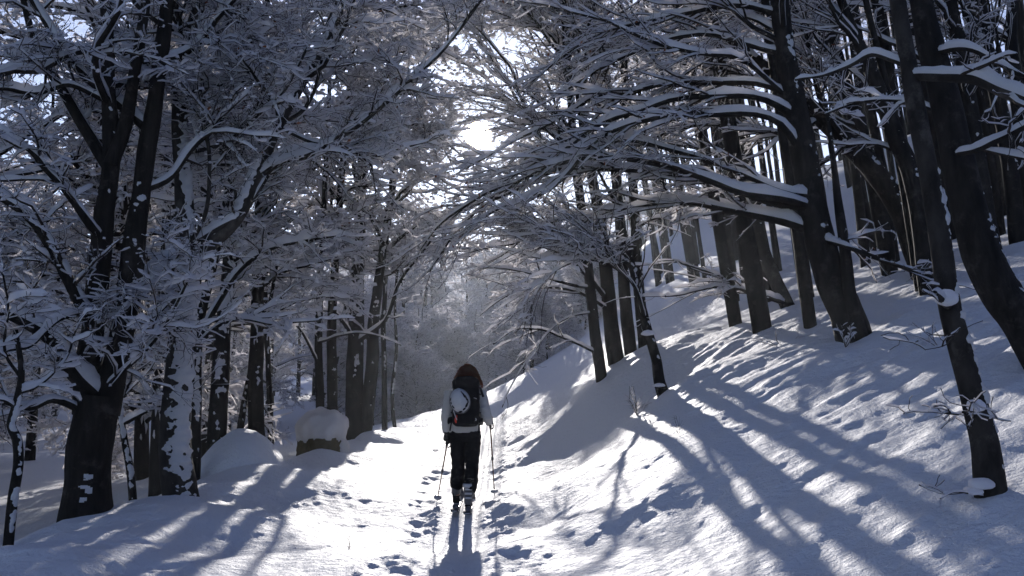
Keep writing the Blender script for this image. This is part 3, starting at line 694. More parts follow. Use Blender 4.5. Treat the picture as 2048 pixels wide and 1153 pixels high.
def right_tree(name, label, bark, seed, px, d, r, limbs, n2, n3, extra_stems=(), cover=.25, snow2=.045, snow3=.024, clump=.2, auto=0, leaves=0, lens=(2.5, 5.0), bias=(-.9, -.15, .1), lumps=(), t0=.45, k=1.0):
    t = TreeParts(bark, seed)
    d = d * k; r = [q * k for q in r]; limbs = [(a_, b_ * k, c_ * k, e_ * k, (f_[0] * k, f_[1] * k)) for a_, b_, c_, e_, f_ in limbs]
    extra_stems = [(a_, [q * k for q in b_], (c_[0] * k, c_[1] * k)) for a_, b_, c_ in extra_stems]
    t.stem(stemline(px, d, d + .4), np.interp(np.linspace(0, 1, len(px)), np.linspace(0, 1, len(r)), r) * .8, 60, 20, .07, .02, snow=dict(side=(.6, -.8, 0), cover=cover, thick=.025))
    for k, (p2, r2, dd) in enumerate(extra_stems):
        t.stem(stemline(p2, *dd), np.interp(np.linspace(0, 1, len(p2)), np.linspace(0, 1, len(r2)), r2), 44, 16, .08, .02, snow=dict(side=(.6, -.8, 0), cover=cover, thick=.022, seed=9 + k))
    for pts, r0, r1, sn, dd in limbs: t.limb(PP(pts, *dd), r0, r1, 30, sn)
    if auto: t.auto_limbs(auto, lens[0], lens[1], .5, 1.1, t0, .98, up=.05, droop=.13, n=16, rmax=.04, snow=.055, bias=bias, stem_ids=[0])
    for (u, v, dd, sz) in lumps: t.lump(P(u, v, dd), sz)
    t.foliage(int(n2 * .75), int(n3 * .5), snow2=snow2 * .8, snow3=snow3 * .7, clump=clump, leaves=leaves, l2=(.7, 2.2), a2=(.22, .8), wob2=.18)
    return t.finish(name, label)

B = lambda s, d0, d1, r0, r1, sn: (s, r0, r1, sn, (d0, d1))
right_tree('arching_beech', 'big dark beech on the slope whose low limbs arch left over the path', M_GREY, 43,
    [(1712, 690), (1690, 620), (1662, 560), (1640, 480), (1622, 390), (1600, 270), (1582, 180), (1565, 60), (1555, -60), (1545, -250)], 12.5, [.30, .26, .245, .23, .225, .21, .19, .16, .13, .05],
    [B([(1622, 395), (1570, 385), (1523, 366), (1445, 334), (1348, 300), (1250, 281), (1160, 300), (1085, 335), (1010, 385)], 12.4, 13.6, .055, .014, .075),
     B([(1622, 402), (1560, 396), (1484, 384), (1387, 349), (1308, 326), (1250, 318), (1188, 315), (1136, 323), (1084, 338), (1032, 363), (980, 384), (928, 415), (876, 453), (840, 500)], 12.3, 13.4, .06, .012, .08),
     B([(1625, 420), (1540, 405), (1450, 372), (1370, 350), (1290, 342), (1175, 339), (1110, 343), (1076, 358), (1032, 380), (975, 408), (915, 461), (860, 540)], 12.6, 14.2, .055, .012, .07),
     B([(1605, 300), (1540, 235), (1406, 228), (1328, 232), (1250, 252), (1180, 290), (1123, 362), (1071, 396), (1006, 414), (962, 440), (915, 480)], 12.4, 13.2, .05, .01, .07),
     B([(1590, 220), (1520, 195), (1440, 192), (1360, 197), (1289, 219), (1220, 240), (1175, 266), (1136, 296), (1071, 327), (1019, 358), (960, 391), (900, 440)], 12.4, 13.4, .05, .01, .07),
     B([(1585, 190), (1500, 165), (1400, 163), (1308, 172), (1250, 190), (1196, 190), (1150, 219), (1097, 250), (1032, 280), (980, 312), (930, 340)], 12.6, 13.8, .045, .01, .065),
     B([(1630, 455), (1560, 440), (1450, 416), (1370, 405), (1280, 413), (1200, 430), (1120, 440), (1050, 470)], 12.5, 14.5, .075, .014, .07),
     B([(1640, 480), (1690, 492), (1760, 518), (1838, 545)], 12.4, 11.8, .04, .02, .06),
     B([(1570, 110), (1500, 90), (1420, 70), (1340, 80), (1260, 110), (1180, 150), (1100, 200)], 12.7, 13.8, .045, .012, .065),
     B([(1562, 30), (1480, 10), (1400, 20), (1310, 40), (1220, 60), (1130, 110), (1060, 170)], 12.7, 13.6, .045, .012, .065)],
    520, 6400, extra_stems=[([(1725, 650), (1700, 590), (1690, 500), (1678, 420), (1668, 330), (1650, 200)], [.09, .075, .05, .02], (12.3, 12.5))], cover=.2, leaves=220, auto=10, lens=(3.5, 6.0), t0=.5, k=1.13)
right_tree('pale_birch', 'slim pale-barked birch halfway up the slope with two low snowy branches', M_BEECH, 44,
    [(1580, 612), (1555, 570), (1530, 510), (1510, 440), (1492, 370), (1470, 300), (1450, 210), (1430, 100), (1410, -40), (1390, -250)], 18, [.17, .14, .12, .10, .03],
    [B([(1562, 605), (1520, 590), (1470, 573), (1420, 545), (1370, 528), (1345, 520)], 17.8, 17.0, .05, .02, .07), B([(1530, 594), (1490, 580), (1440, 573), (1400, 580), (1365, 590), (1330, 593)], 17.6, 16.6, .035, .015, .06),
     B([(1505, 430), (1420, 400), (1330, 395), (1240, 410), (1150, 440)], 18, 19, .05, .014, .06), B([(1490, 350), (1410, 300), (1310, 290), (1220, 310), (1120, 370)], 18, 19, .045, .014, .06)],
    260, 3000, auto=7, k=1.11)
right_tree('clump_beech', 'front stem of the close-grown clump of dark trunks right of the path', M_GREY, 45,
    [(1205, 755), (1192, 680), (1182, 590), (1172, 500), (1160, 400), (1148, 300), (1140, 180), (1130, 20), (1120, -150)], 18.6, [.14, .125, .11, .09, .03],
    [B([(1190, 700), (1129, 677), (1082, 658), (1030, 660), (985, 690)], 18.5, 18.0, .03, .01, .05), B([(1185, 630), (1129, 638), (1090, 673), (1050, 732), (1020, 780), (1005, 815)], 18.4, 17.4, .022, .008, .025),
     B([(1180, 580), (1137, 568), (1078, 552), (1020, 540), (955, 535)], 18.5, 18.2, .035, .01, .055), B([(1176, 560), (1130, 500), (1075, 440), (1008, 420), (960, 430)], 18.6, 19, .035, .01, .055)],
    330, 4200, auto=14, clump=.4, lens=(2.5, 5.5))
right_tree('clump_beech', 'thick gnarled stem in the middle of the trunk clump right of the path', M_OAK, 46,
    [(1236, 740), (1226, 680), (1218, 600), (1208, 500), (1196, 420), (1180, 330), (1160, 200), (1150, 50), (1140, -120)], 19.2, [.22, .17, .14, .11, .03],
    [B([(1228, 540), (1187, 490), (1129, 474), (1066, 466), (1031, 486), (985, 494), (930, 508)], 19, 18.2, .05, .012, .065), B([(1218, 600), (1156, 529), (1098, 498), (1051, 462), (1008, 425), (950, 400)], 19, 18.6, .05, .012, .065),
     B([(1222, 620), (1160, 585), (1090, 575), (1020, 590), (960, 630)], 19, 18.5, .04, .01, .055), B([(1205, 470), (1130, 430), (1060, 420), (990, 440), (920, 480)], 19, 19.5, .04, .01, .055)],
    380, 4800, auto=14, clump=.4, lens=(2.5, 5.5))
right_tree('clump_beech', 'straight rear stem of the trunk clump, second from its right', M_GREY, 47,
    [(1264, 712), (1254, 640), (1246, 540), (1240, 440), (1228, 320), (1214, 160), (1200, 0), (1190, -150)], 20.5, [.17, .15, .13, .10, .03],
    [B([(1247, 520), (1180, 480), (1100, 490), (1030, 520)], 20.5, 21, .04, .012, .055)], 240, 3600, auto=12, clump=.3, lens=(2.5, 5.5))
right_tree('clump_beech', 'rightmost tall stem of the trunk clump, dotted with snow', M_GREY, 48,
    [(1290, 705), (1284, 640), (1274, 540), (1270, 440), (1262, 320), (1250, 160), (1240, 0), (1228, -150)], 20.2, [.15, .14, .12, .10, .03],
    [B([(1270, 445), (1312, 437), (1363, 440)], 20, 19.5, .03, .02, .05)], 200, 2400, auto=7, clump=.3, cover=.36)
right_tree('bent_sapling', 'small crooked trunk with a snow collar on the bank in front of the clump', M_GREY, 49,
    [(1330, 795), (1318, 765), (1312, 720), (1298, 670), (1280, 600), (1266, 540), (1250, 470), (1225, 400), (1190, 330)], 15.3, [.13, .105, .09, .075, .05, .02],
    [B([(1262, 530), (1236, 517), (1200, 495), (1150, 480), (1100, 460), (1040, 440)], 15.2, 14.6, .04, .012, .06), B([(1290, 640), (1260, 560), (1190, 520), (1110, 540), (1060, 600)], 15.2, 14.8, .03, .01, .05)],
    170, 2000, lumps=[(1296, 668, 15.15, (.11, .1, .06)), (1318, 772, 15.15, (.1, .1, .04))], cover=.4)
right_tree('leaning_tree', 'dark tree leaning steeply left across the upper right with a ridge of snow along it', M_OAK, 50,
    [(1850, 560), (1800, 420), (1750, 345), (1699, 292), (1645, 240), (1590, 190), (1500, 113), (1440, 60), (1380, 10), (1300, -60)], 14.5, [.22, .2, .19, .18, .17, .14, .10, .06, .04],
    [B([(1562, 170), (1484, 150), (1398, 120), (1328, 98), (1260, 90), (1180, 110)], 14.4, 15, .04, .012, .06), B([(1700, 292), (1640, 200), (1600, 35), (1523, 23), (1465, 62), (1425, 90)], 14.3, 13.6, .035, .014, .08),
     B([(1640, 240), (1580, 270), (1500, 260), (1400, 250), (1300, 280), (1200, 330)], 14.4, 15.2, .045, .012, .06)],
    300, 3000, cover=.3, leaves=160, k=1.2)
TALL = [
 ('tall dark trunk left of the near slim trunk, leaning left', [(1860, 560), (1830, 380), (1790, 270), (1745, 150), (1690, 20), (1640, -120)], 15.5, [.2, .17, .04]),
 ('tall trunk filling the gap behind the thick sweeping trunk', [(1985, 470), (1955, 320), (1928, 150), (1900, -10), (1870, -180)], 16.5, [.2, .17, .05]),
 ('upright trunk high on the slope near the right edge', [(2035, 420), (2012, 280), (1985, 150), (1962, 0), (1940, -160)], 17, [.18, .15, .05]),
 ('outermost tall trunk in the upper right corner', [(2060, 330), (2035, 200), (2022, 80), (2030, -40), (2040, -200)], 18, [.16, .14, .05]),
 ('tall trunk between the big arching beech and the leaning trunk', [(1780, 470), (1740, 330), (1700, 200), (1660, 60), (1630, -80), (1600, -220)], 19, [.2, .16, .05]),
 ('dark stem seen behind the fork of the arching beech', [(1760, 475), (1715, 370), (1690, 240), (1665, 120), (1640, 0), (1620, -150)], 23, [.18, .15, .05])]
for k, (lab, px, d, r) in enumerate(TALL):
    right_tree('tall_beech', lab, M_GREY, 60 + k, px, d, r, [], 70, 700, auto=9, snow2=.035, snow3=.02, t0=.35, lens=(1.5, 3.6))
# ------------------------------------------------------------------ prototypes for the wood, shared by many single trees
def proto(seed, h, r, nl, ll, n2, n3, t0, bark, clump, lean=0.0, snow=.055, bend=.5, cover=.35, s3=.026, csize=.045, leaves=0, droop=.1, a=(.8, 1.4), up=.01):
    t = TreeParts(bark, seed); t.proto = True; g_ = np.random.default_rng(seed)
    n = 7; z = np.linspace(-.4, h, n); x = np.cumsum(g_.normal(0, bend * .25, n)) * z / h + lean * z; y = np.cumsum(g_.normal(0, bend * .25, n)) * z / h
    t.stem(np.stack([x, y, z], -1), np.interp(z / h, [0, .15, .6, 1], [r * 1.25, r, r * .6, .02]), 30, 9, .08, .02, snow=dict(side=(.4, -1, 0), cover=cover, thick=.03, m=10, n=60))
    t.auto_limbs(nl, ll[0], ll[1], a[0], a[1], t0, .98, up, droop, 9, rmax=r * .45, snow=snow, clear=False)
    t.foliage(n2, n3, clump=clump, clear=False, gaps=False, snow2=.042, snow3=s3, csize=csize, leaves=leaves, l2=(.4, 1.5), l3=(.18, .65))
    return t.meshes()
LEFT = [proto(101, 12, .14, 34, (1.2, 3.4), 330, 3225, .10, M_GREY, .8),
        proto(102, 13.5, .18, 36, (1.5, 3.8), 340, 3225, .14, M_OAK, .8, leaves=80),
        proto(103, 9, .09, 28, (.9, 2.4), 260, 2700, .08, M_GREY, .9),
        proto(104, 11, .11, 30, (1.0, 2.8), 300, 3000, .08, M_GREY, 1.0, .06)]
RIGHT = [proto(111, 15, .13, 16, (1.0, 2.6), 80, 900, .55, M_GREY, .2, -.14, .045, .5, .2, .024),
         proto(112, 13, .10, 15, (1.0, 2.4), 75, 800, .55, M_GREY, .2, -.10, .045, .6, .2, .024, leaves=80),
         proto(113, 11, .07, 12, (.8, 1.8), 60, 600, .55, M_GREY, .2, -.16, .04, .8, .2, .024)]
SHRUB = [proto(121, 2.6, .03, 26, (.7, 1.9), 200, 2300, .03, M_GREY, .9, snow=.03, s3=.03, csize=.035, a=(.5, 1.2), up=.05),
         proto(122, 3.6, .045, 26, (.8, 2.0), 220, 2500, .05, M_GREY, .9, snow=.03, s3=.03, csize=.035, a=(.5, 1.2), up=.05),
         proto(123, 6.0, .06, 26, (.9, 2.2), 240, 2800, .08, M_GREY, .8, snow=.04, s3=.034, csize=.04)]
def place(name, parts, x, y, label, group, rng, s=1.0, cat='tree', z=None):
    root = thing(name, label, cat, (x, y, gh(x, y) if z is None else z), group, rng.uniform(0, 6.28), s)
    add_parts(root, parts); return root

rg = np.random.default_rng(77)
pts = []
def free(x, y, dmin):
    for a, b in pts:
        if (a - x) ** 2 + (b - y) ** 2 < dmin * dmin: return False
    pts.append((x, y)); return True
def lit_ok(x, y, h, rad):
    """False when a tree here would shade the sunny stretch of path or the glittering crowns left of it."""
    for y0, z0, xa, xb in ((9, 0, -3.2, .7), (14, 0, -3.2, .7), (19, 0, -3.2, .7), (24, 0, -3.2, .7), (19, 2.2, -6.0, -2), (24, 2.2, -6.5, -2), (9.5, .1, -4.4, -3), (12, .1, -4.4, -3)):
        sh = x - _sx / _sy * (y - y0)
        zz = z0 + (y - y0) / _sy                # height of the sun ray over the tree's foot
        if y > y0 + 1 and zz < h and xa - rad < sh < xb + rad: return False
    return True
for (u, v, d) in [(170, 1040, 10.6), (366, 1000, 11.6), (430, 890, 15.2), (516, 895, 16), (640, 860, 20), (668, 860, 21), (712, 870, 22), (770, 858, 25), (645, 870, 17.6), (470, 880, 15), (1700, 680, 12.5), (1236, 740, 19.2)]:
    p = P(u, v, d); pts.append((p[0], p[1]))
nleft = 0
for k in range(4000):
    y = 13 + 75 * rg.random() ** 1.25; x = -rg.uniform(4.6, 10 + y * .62)
    if nleft >= 88: break
    i = rg.integers(0, 4); s = rg.uniform(.8, 1.2)
    if y < 24 and x > -5.2: continue
    if not lit_ok(x, y, [12, 13.5, 9, 11][i] * s, 1.2): continue
    if not free(x, y, 1.7 if y < 30 else 2.4): continue
    u_ = 1024 + FPX * x / y; kind_ = ['tall', 'thick-trunked', 'short', 'slim'][i]
    if y < 30:
        where = 'left of the dark oak' if u_ < 120 else 'behind the dark oak' if u_ < 300 else 'behind the snow-plastered beech' if u_ < 430 else 'behind the smooth snow mound' if u_ < 580 else 'behind the big boulder'
        lab = kind_ + ' snow-laden tree in the front rows of the wood ' + where
    else:
        lab = kind_ + ' snow-laden tree deep in the wood ' + ('at the left edge of the picture' if u_ < 250 else 'behind the beech and the oak' if u_ < 500 else 'between the snow mound and the path')
    place('forest_tree', LEFT[i], x, y, lab, 'trees of the left wood', rg, s); nleft += 1
nright = 0
for k in range(4000):
    y = rg.uniform(15.5, 58); x = rg.uniform(2.5, 3 + y * .56)
    if nright >= 150: break
    if x < 3.2 + .05 * y: continue
    i = rg.integers(0, 3); s = rg.uniform(.75, 1.15)
    if not lit_ok(x, y, [15, 13, 11][i] * s, .6): continue
    if not free(x, y, 1.3 if y < 30 else 1.5): continue
    u_ = 1024 + FPX * x / y; kind_ = ['tall trunk', 'trunk with brown leaves', 'thin crooked trunk'][i]
    lab = kind_ + (' on the skyline of the slope ' if y > 32 else ' halfway up the slope ') + ('just right of the trunk clump' if u_ < 1420 else 'left of the big arching beech' if u_ < 1600 else 'behind the leaning tree' if u_ < 1850 else 'near the right edge')
    place('slope_tree', RIGHT[i], x, y, lab, 'trees on the right slope', rg, s).rotation_euler[2] = rg.uniform(-.5, .5); nright += 1
FROST = [proto(131, 4.5, .07, 26, (.7, 1.8), 210, 1500, .2, M_GREY, 1.5, snow=.06, s3=.05, csize=.075, a=(.5, 1.1), up=.03),
         proto(132, 7.0, .10, 30, (.9, 2.3), 240, 1700, .28, M_GREY, 1.5, snow=.07, s3=.06, csize=.085),
         proto(133, 9.5, .14, 32, (1.0, 2.8), 260, 1900, .3, M_GREY, 1.5, snow=.08, s3=.06, csize=.095)]
FROST.append(proto(134, 6.5, .075, 14, (.7, 1.7), 90, 800, .4, M_GREY, .9, snow=.05, s3=.045, csize=.06, a=(.4, .9), up=.06))
nc = 0
def low_enough(sh, y, top):
    """Keeps the growth past the bend below the low sun's rays to the path, the right bank and the crowns on the left."""
    if -4.2 < sh < 1.0: return top < .235 * (y - 25)
    if 1.0 <= sh < 5.0: return top < .8 + .244 * (y - 13)
    if -7.5 < sh <= -4.2: return top < 2.2 + .244 * (y - 24)
    return True
def where_(u): return 'left of the walker' if u < 860 else 'straight beyond the walker' if u < 960 else 'right of the walker'
for k in range(9000):                                        # frosted growth where the path bends out of sight
    y = 33 + 50 * rg.random(); x = rg.uniform(-.19, .09) * y
    if nc >= 105: break
    i = rg.choice(6, p=[.13, .13, .12, .12, .1, .4]); h = [2.6, 3.6, 4.5, 7.0, 9.5, 6.5][i]; s = rg.uniform(.8, 1.2)
    sh = x - _sx / _sy * (y - 18)
    if not low_enough(sh, y, h * s + gh(x, y)): continue
    if y < 43 and -3.9 < x < .0: continue
    if y < 52 and 1 < i < 5 and -.09 * y < x < .02 * y: continue
    if not free(x, y, 1.1 if i == 5 else 1.5 if i < 3 else 2.2): continue
    u_ = 1024 + FPX * x / y
    kind_ = ['low frosted shrub', 'frosted shrub with upright stems', 'small frosted sapling', 'slim frosted sapling', 'young frosted tree', 'dark-stemmed slender sapling'][i]
    place(['frosted_shrub', 'frosted_shrub', 'frosted_sapling', 'frosted_sapling', 'frosted_tree', 'slender_sapling'][i], (SHRUB[:2] + FROST)[i], x, y, kind_ + (' in the hollow just past the bend ' if y < 55 else ' further up the hollow past the bend ') + where_(u_),
          'frosted growth past the bend', rg, s, 'shrub' if i < 2 else 'tree'); nc += 1
nf = 0
for k in range(6000):                                        # taller trees further up the valley
    y = rg.uniform(75, 160); x = rg.uniform(-.3, .22) * y
    if nf >= 60: break
    i = rg.integers(0, 3); s = rg.uniform(.9, 1.4); zt = gh(x, y) + [4.5, 7, 9.5][i] * s
    sh = x - _sx / _sy * (y - 18)
    if not low_enough(sh, y, zt): continue
    if not free(x, y, 2.0): continue
    place('valley_tree', FROST[i], x, y, ['small', 'slim', 'broad'][i] + ' frosted tree far up the valley ' + where_(1024 + FPX * x / y), 'far trees up the valley', rg, s); nf += 1
print('trees', nleft, nright, nc, nf)

# the wood on the far hillside, one mass
acc_w = Acc(); acc_s = Acc(); g2 = np.random.default_rng(5)
N = 1500
yy = g2.uniform(140, 310, N); xx = np.clip(g2.uniform(-.5, .4, N) * yy, -112, 112); zz = base_h(xx, yy)
hh = g2.uniform(7, 11, N)
Q = np.stack([np.stack([xx + g2.normal(0, .3, N), yy, zz + hh * f], -1) for f in (0, .5, 1)], 1)
tube(acc_w, Q, np.tile([.14, .1, .03], (N, 1)), 3)
Qb, Rb = grow(Q, np.tile([.14, .1, .03], (N, 1)), N * 22, 3, 1.2, 3.2, .6, 1.2, .15, 1, g2, .5, .03, .6, .05, .1, .2, .05, .4)
tube(acc_w, Qb, Rb, 3); snowcap(acc_s, Qb, Rb, .12, 3, 5)
k = g2.integers(0, len(Qb), N * 26); clumps(acc_s, Qb[k, g2.integers(1, 3, len(k))] + g2.normal(0, .25, (len(k), 3)), .16, g2)
w = link('far_wood', acc_w.mesh('far_wood', M_TWIG)); w['kind'] = 'stuff'; tag(w, 'bare frosted wood covering the far hillside', 'wood')
w2 = link('snow', acc_s.mesh('far_wood_snow', M_FROST), w); w2['kind'] = 'stuff'

# the frosty air of the valley
bm = bmesh.new(); bmesh.ops.create_cube(bm, size=1.0)
me = bpy.data.meshes.new('haze'); bm.to_mesh(me); bm.free()
hz = link('haze', me); hz.scale = (300, 410, 96); hz.location = (0, 180, 41); hz['kind'] = 'stuff'; hz['label'] = 'thin frosty haze filling the valley air'
m, nt, out = new_mat('haze'); pv = nd(nt, 'ShaderNodeVolumePrincipled'); pv.inputs['Color'].default_value = (.80, .88, 1, 1)
pv.inputs['Density'].default_value = 0.0007; pv.inputs['Anisotropy'].default_value = 0.65
nt.links.new(pv.outputs[0], out.inputs['Volume']); me.materials.append(m)
# ------------------------------------------------------------------ boulders
def ico(sub=4):
    b = bmesh.new(); bmesh.ops.create_icosphere(b, subdivisions=sub, radius=1.0)
    V = np.array([v.co[:] for v in b.verts]); F = np.array([[v.index for v in f.verts] for f in b.faces]); b.free(); return V, F

bp_ = P(645, 890, 17.6); bz = gh(bp_[0], bp_[1])
root = thing('boulder', 'brown rounded boulder under a thick dome of snow beside the path', 'boulder', (bp_[0], bp_[1], bz))
V, F = ico(5)
S_ = np.sign(V) * np.abs(V) ** .95
rock = S_ * np.array([.43, .46, .53]) * (1 + .22 * fbm(V * 1.7, 2, 3) + .07 * fbm(V * 6, 3, 8))[:, None] + np.array([0, 0, .10])
ro = link('rock', make_mesh('rock', rock, F, M_ROCK), root)
h = (V[:, 2] - .24) * 3.4 + .7 * fbm(V * np.array([2.6, 2.6, 2.0]) + 3.0, 3, 15)
h = np.maximum(h, (V[:, 0] - .86) * 5)
nrm = norm(V * np.array([1, 1, 1.1]))
cap = rock + nrm * np.where(h > 0, .02 + .10 * np.clip(h, 0, 1) * (.35 + .65 * np.clip(V[:, 2] + .2, 0, 1)), -.06)[:, None]
sc = link('snow_cap', make_mesh('snow_cap', cap, F, M_SNOW), root)

def mound(u, v, d, rx, ry, hgt, name, label, seed, skew=0.0):
    p = P(u, v, d); n = 70; a = np.linspace(-1, 1, n); X, Y = np.meshgrid(a, a)
    x = p[0] + X * rx * 1.5; y = p[1] + Y * ry * 1.5
    r = np.sqrt((X * 1.5 + skew * Y) ** 2 + (Y * 1.5) ** 2)
    z = base_h(x, y) + detail_h(x, y) - .09 + (hgt + .09) * np.clip(1 - (r / 1.36) ** 2, 0, 1) ** .85 * (1 + .10 * fbm(np.stack([x * 1.6, y * 1.6, x * 0], -1), 2, seed))
    ii = np.arange(n * n).reshape(n, n)
    Fm = np.stack([ii[:-1, :-1], ii[:-1, 1:], ii[1:, 1:], ii[1:, :-1]], -1).reshape(-1, 4)
    base = np.array([p[0], p[1], gh(p[0], p[1])])
    o = link(name, make_mesh(name, np.stack([x, y, z], -1).reshape(-1, 3) - base, Fm, M_GROUND), None, tuple(base)); tag(o, label, 'snow mound')
mound(472, 905, 15.0, .60, .75, .56, 'snow_mound', 'smooth rounded snow mound left of the boulder, burying a rock', 4, .2)
mound(760, 880, 21.5, .45, .6, .22, 'snow_mound', 'low rounded snow hump at the foot of the twin-trunked tree', 6)

# ------------------------------------------------------------------ small plants poking through the snow
def stalks(name, label, u, v, n, ln, seed, r=.004, sp=.5, snow=.012, cat='plant', lean=(0, 0)):
    x, y = ground_at(u, v); z = gh(x, y); g3 = np.random.default_rng(seed)
    root = thing(name, label, cat, (x, y, z))
    for k in range(n):
        D = norm(np.array([g3.normal(lean[0], sp), g3.normal(lean[1], sp), 1.0])); Q = [np.array([0, 0, -.05])]
        for i in range(7): D = norm(D + g3.normal(0, .16, 3)); Q.append(Q[-1] + D * ln * g3.uniform(.7, 1.1) / 7)
        Q = np.array(Q)[None]; Rr = np.linspace(r, r * .4, 8)[None]
        w, c = Acc(), Acc(); tube(w, Q, Rr, 5); snowcap(c, Q, Rr, snow, 5, seed)
        q2, r2 = grow(Q, Rr, 5, 4, ln * .15, ln * .45, .4, 1.0, .2, .9, g3, .6, r * .35, .8, .02, 0, .2); tube(w, q2, r2, 4); snowcap(c, q2, r2, snow, 3, seed)
        o = link('stem', w.mesh('stem', M_TWIG), root); me = c.mesh('snow', M_SNOW)
        if me: link('snow', me, o)['kind'] = 'stuff'
stalks('bare_shrub', 'small bare shrub on the bank below the crooked collared trunk', 1275, 828, 7, .55, 5, .006, .7, .02)
stalks('grass_stalk', 'thin dry stalk standing alone on the hump of the right bank', 1362, 872, 2, .38, 6, .003, .25, 0)
stalks('dry_weed', 'dry weed stalk in the sunny snow left of the ski track', 698, 1098, 2, .2, 7, .003, .3, .0)
stalks('bare_twig', 'bare twigs lying out of the snow below the pale birch', 1560, 685, 4, .6, 8, .005, .9, .01, lean=(-1.2, -.2))
stalks('bare_twig', 'bare twigs sticking out of the snow beside the mound', 440, 935, 4, .35, 9, .004, .9, .02)
stalks('bare_twig', 'bare twigs below the thick sweeping trunk at the right', 1880, 690, 4, .5, 10, .004, .9, .012, lean=(-.8, 0))
stalks('bare_shrub', 'bare shrub beside the foot of the big arching beech', 1690, 690, 5, .4, 12, .006, .6, .02)

# ------------------------------------------------------------------ the walker
FX, FY = (934 - 1024) / FPX * 12.3, 12.3; FZ = gh(FX, FY) - .045
M_JACKET = simple('jacket_cloth', (.46, .44, .41), .8, .2, .35, 40, .10)
M_BLACK = simple('black_cloth', (.006, .006, .007), .8, .15, .35, 60, .3)
M_PACK = simple('pack_cloth', (.006, .006, .007), .8, .15, .4, 90, .3)
M_SKIN = simple('skin', (.55, .34, .26), .55, .4)
M_GLOVE = simple('glove', (.012, .012, .013), .6, .35, .3, 120)
M_SHELL = simple('helmet_shell', (.42, .42, .43), .3, .5, 0, 20, .08)
M_VENT = simple('dark_vent', (.008, .008, .009), .8, .1)
M_RED = simple('red_tag', (.65, .04, .015), .5, .4)
M_BOOT = simple('boot_plastic', (.09, .09, .095), .4, .5, .1, 30, .3)
M_SOLE = simple('rubber_sole', (.012, .012, .012), .8, .2, .5, 80)
M_METAL = simple('aluminium', (.55, .55, .56), .35, .5, 0, 40, .1, .9)
M_POLE = simple('pole_shaft', (.16, .07, .045), .35, .5, 0, 40, .2, .4)
M_SKI = simple('ski_top', (.05, .05, .055), .4, .5, .1, 40, .4)
m, nt, out = new_mat('hair'); d_ = nd(nt, 'ShaderNodeBsdfDiffuse'); d_.inputs['Color'].default_value = (.035, .016, .010, 1)
t_ = nd(nt, 'ShaderNodeBsdfTranslucent'); t_.inputs['Color'].default_value = (.55, .24, .10, 1); mx_ = nd(nt, 'ShaderNodeMixShader'); mx_.inputs[0].default_value = .5
nt.links.new(d_.outputs[0], mx_.inputs[1]); nt.links.new(t_.outputs[0], mx_.inputs[2]); nt.links.new(mx_.outputs[0], out.inputs['Surface']); M_HAIR = m

def loft(bm, pts, rx, ry, ref=(0, 1, 0), m=20, power=2.0):
    """A closed tube of elliptical rings; rx across, ry along ref."""
    pts = np.asarray(pts, float); n = len(pts)
    rx = np.broadcast_to(np.asarray(rx, float), n); ry = np.broadcast_to(np.asarray(ry, float), n)
    T = np.gradient(pts, axis=0); T = norm(T); rf = np.asarray(ref, float)
    S = norm(np.cross(T, rf)); N = np.cross(S, T)
    a = np.arange(m) * 2 * math.pi / m; ca, sa = np.cos(a), np.sin(a)
    ca = np.sign(ca) * np.abs(ca) ** (2 / power); sa = np.sign(sa) * np.abs(sa) ** (2 / power)
    rings = []
    for k in range(n):
        rings.append([bm.verts.new(pts[k] + S[k] * rx[k] * ca[j] + N[k] * ry[k] * sa[j]) for j in range(m)])
    for k in range(n - 1):
        for j in range(m): bm.faces.new((rings[k][j], rings[k][(j + 1) % m], rings[k + 1][(j + 1) % m], rings[k + 1][j]))
    bm.faces.new(rings[0][::-1]); bm.faces.new(rings[-1])

def sm(l, n=16):
    """Smooth a short list of rows (Catmull-Rom)."""
    l = np.asarray(l, float); q, _ = resample(l, np.zeros(len(l)), n); return q

def obj_bm(name, bm, mat, parent, remesh=0, smooth=4, wrinkle=0, wscale=.08, shade=True, loc=None):
    bmesh.ops.recalc_face_normals(bm, faces=bm.faces[:])
    me = bpy.data.meshes.new(name); bm.to_mesh(me); bm.free()
    o = link(name, me, parent, loc)
    if remesh:
        r = o.modifiers.new('r', 'REMESH'); r.mode = 'VOXEL'; r.voxel_size = remesh
        if smooth: s_ = o.modifiers.new('s', 'SMOOTH'); s_.factor = .5; s_.iterations = smooth
        dg = bpy.context.evaluated_depsgraph_get(); m2 = bpy.data.meshes.new_from_object(o.evaluated_get(dg)); o.modifiers.clear(); o.data = m2; me = m2
        if wrinkle:
            n = len(me.vertices); co = np.empty(n * 3); me.vertices.foreach_get('co', co); co = co.reshape(-1, 3)
            no = np.empty(n * 3, np.float32); me.vertex_normals.foreach_get('vector', no); no = no.reshape(-1, 3)
            co = co + no * (wrinkle * fbm(co / wscale * np.array([.6, .6, 1.5]), 3, 5))[:, None]; me.vertices.foreach_set('co', co.ravel()); me.update()
    me.materials.clear(); me.materials.append(mat)
    if shade: me.polygons.foreach_set('use_smooth', np.ones(len(me.polygons), bool))
    return o

per = thing('person', 'walker seen from behind in pale jacket and black trousers with ski poles', 'person', (FX, FY, FZ))

Lf = dict(hip=(-.10, 0, .93), knee=(-.105, .12, .52), ank=(-.125, .20, .19)); Rt = dict(hip=(.075, 0, .93), knee=(.06, .03, .50), ank=(.025, -.01, .12))
Ls, Le, Lw = (-.185, 0, 1.40), (-.235, -.04, 1.14), (-.232, .03, .93)
Rs, Re, Rw = (.155, 0, 1.40), (.235, -.08, 1.13), (.262, .14, 1.06)
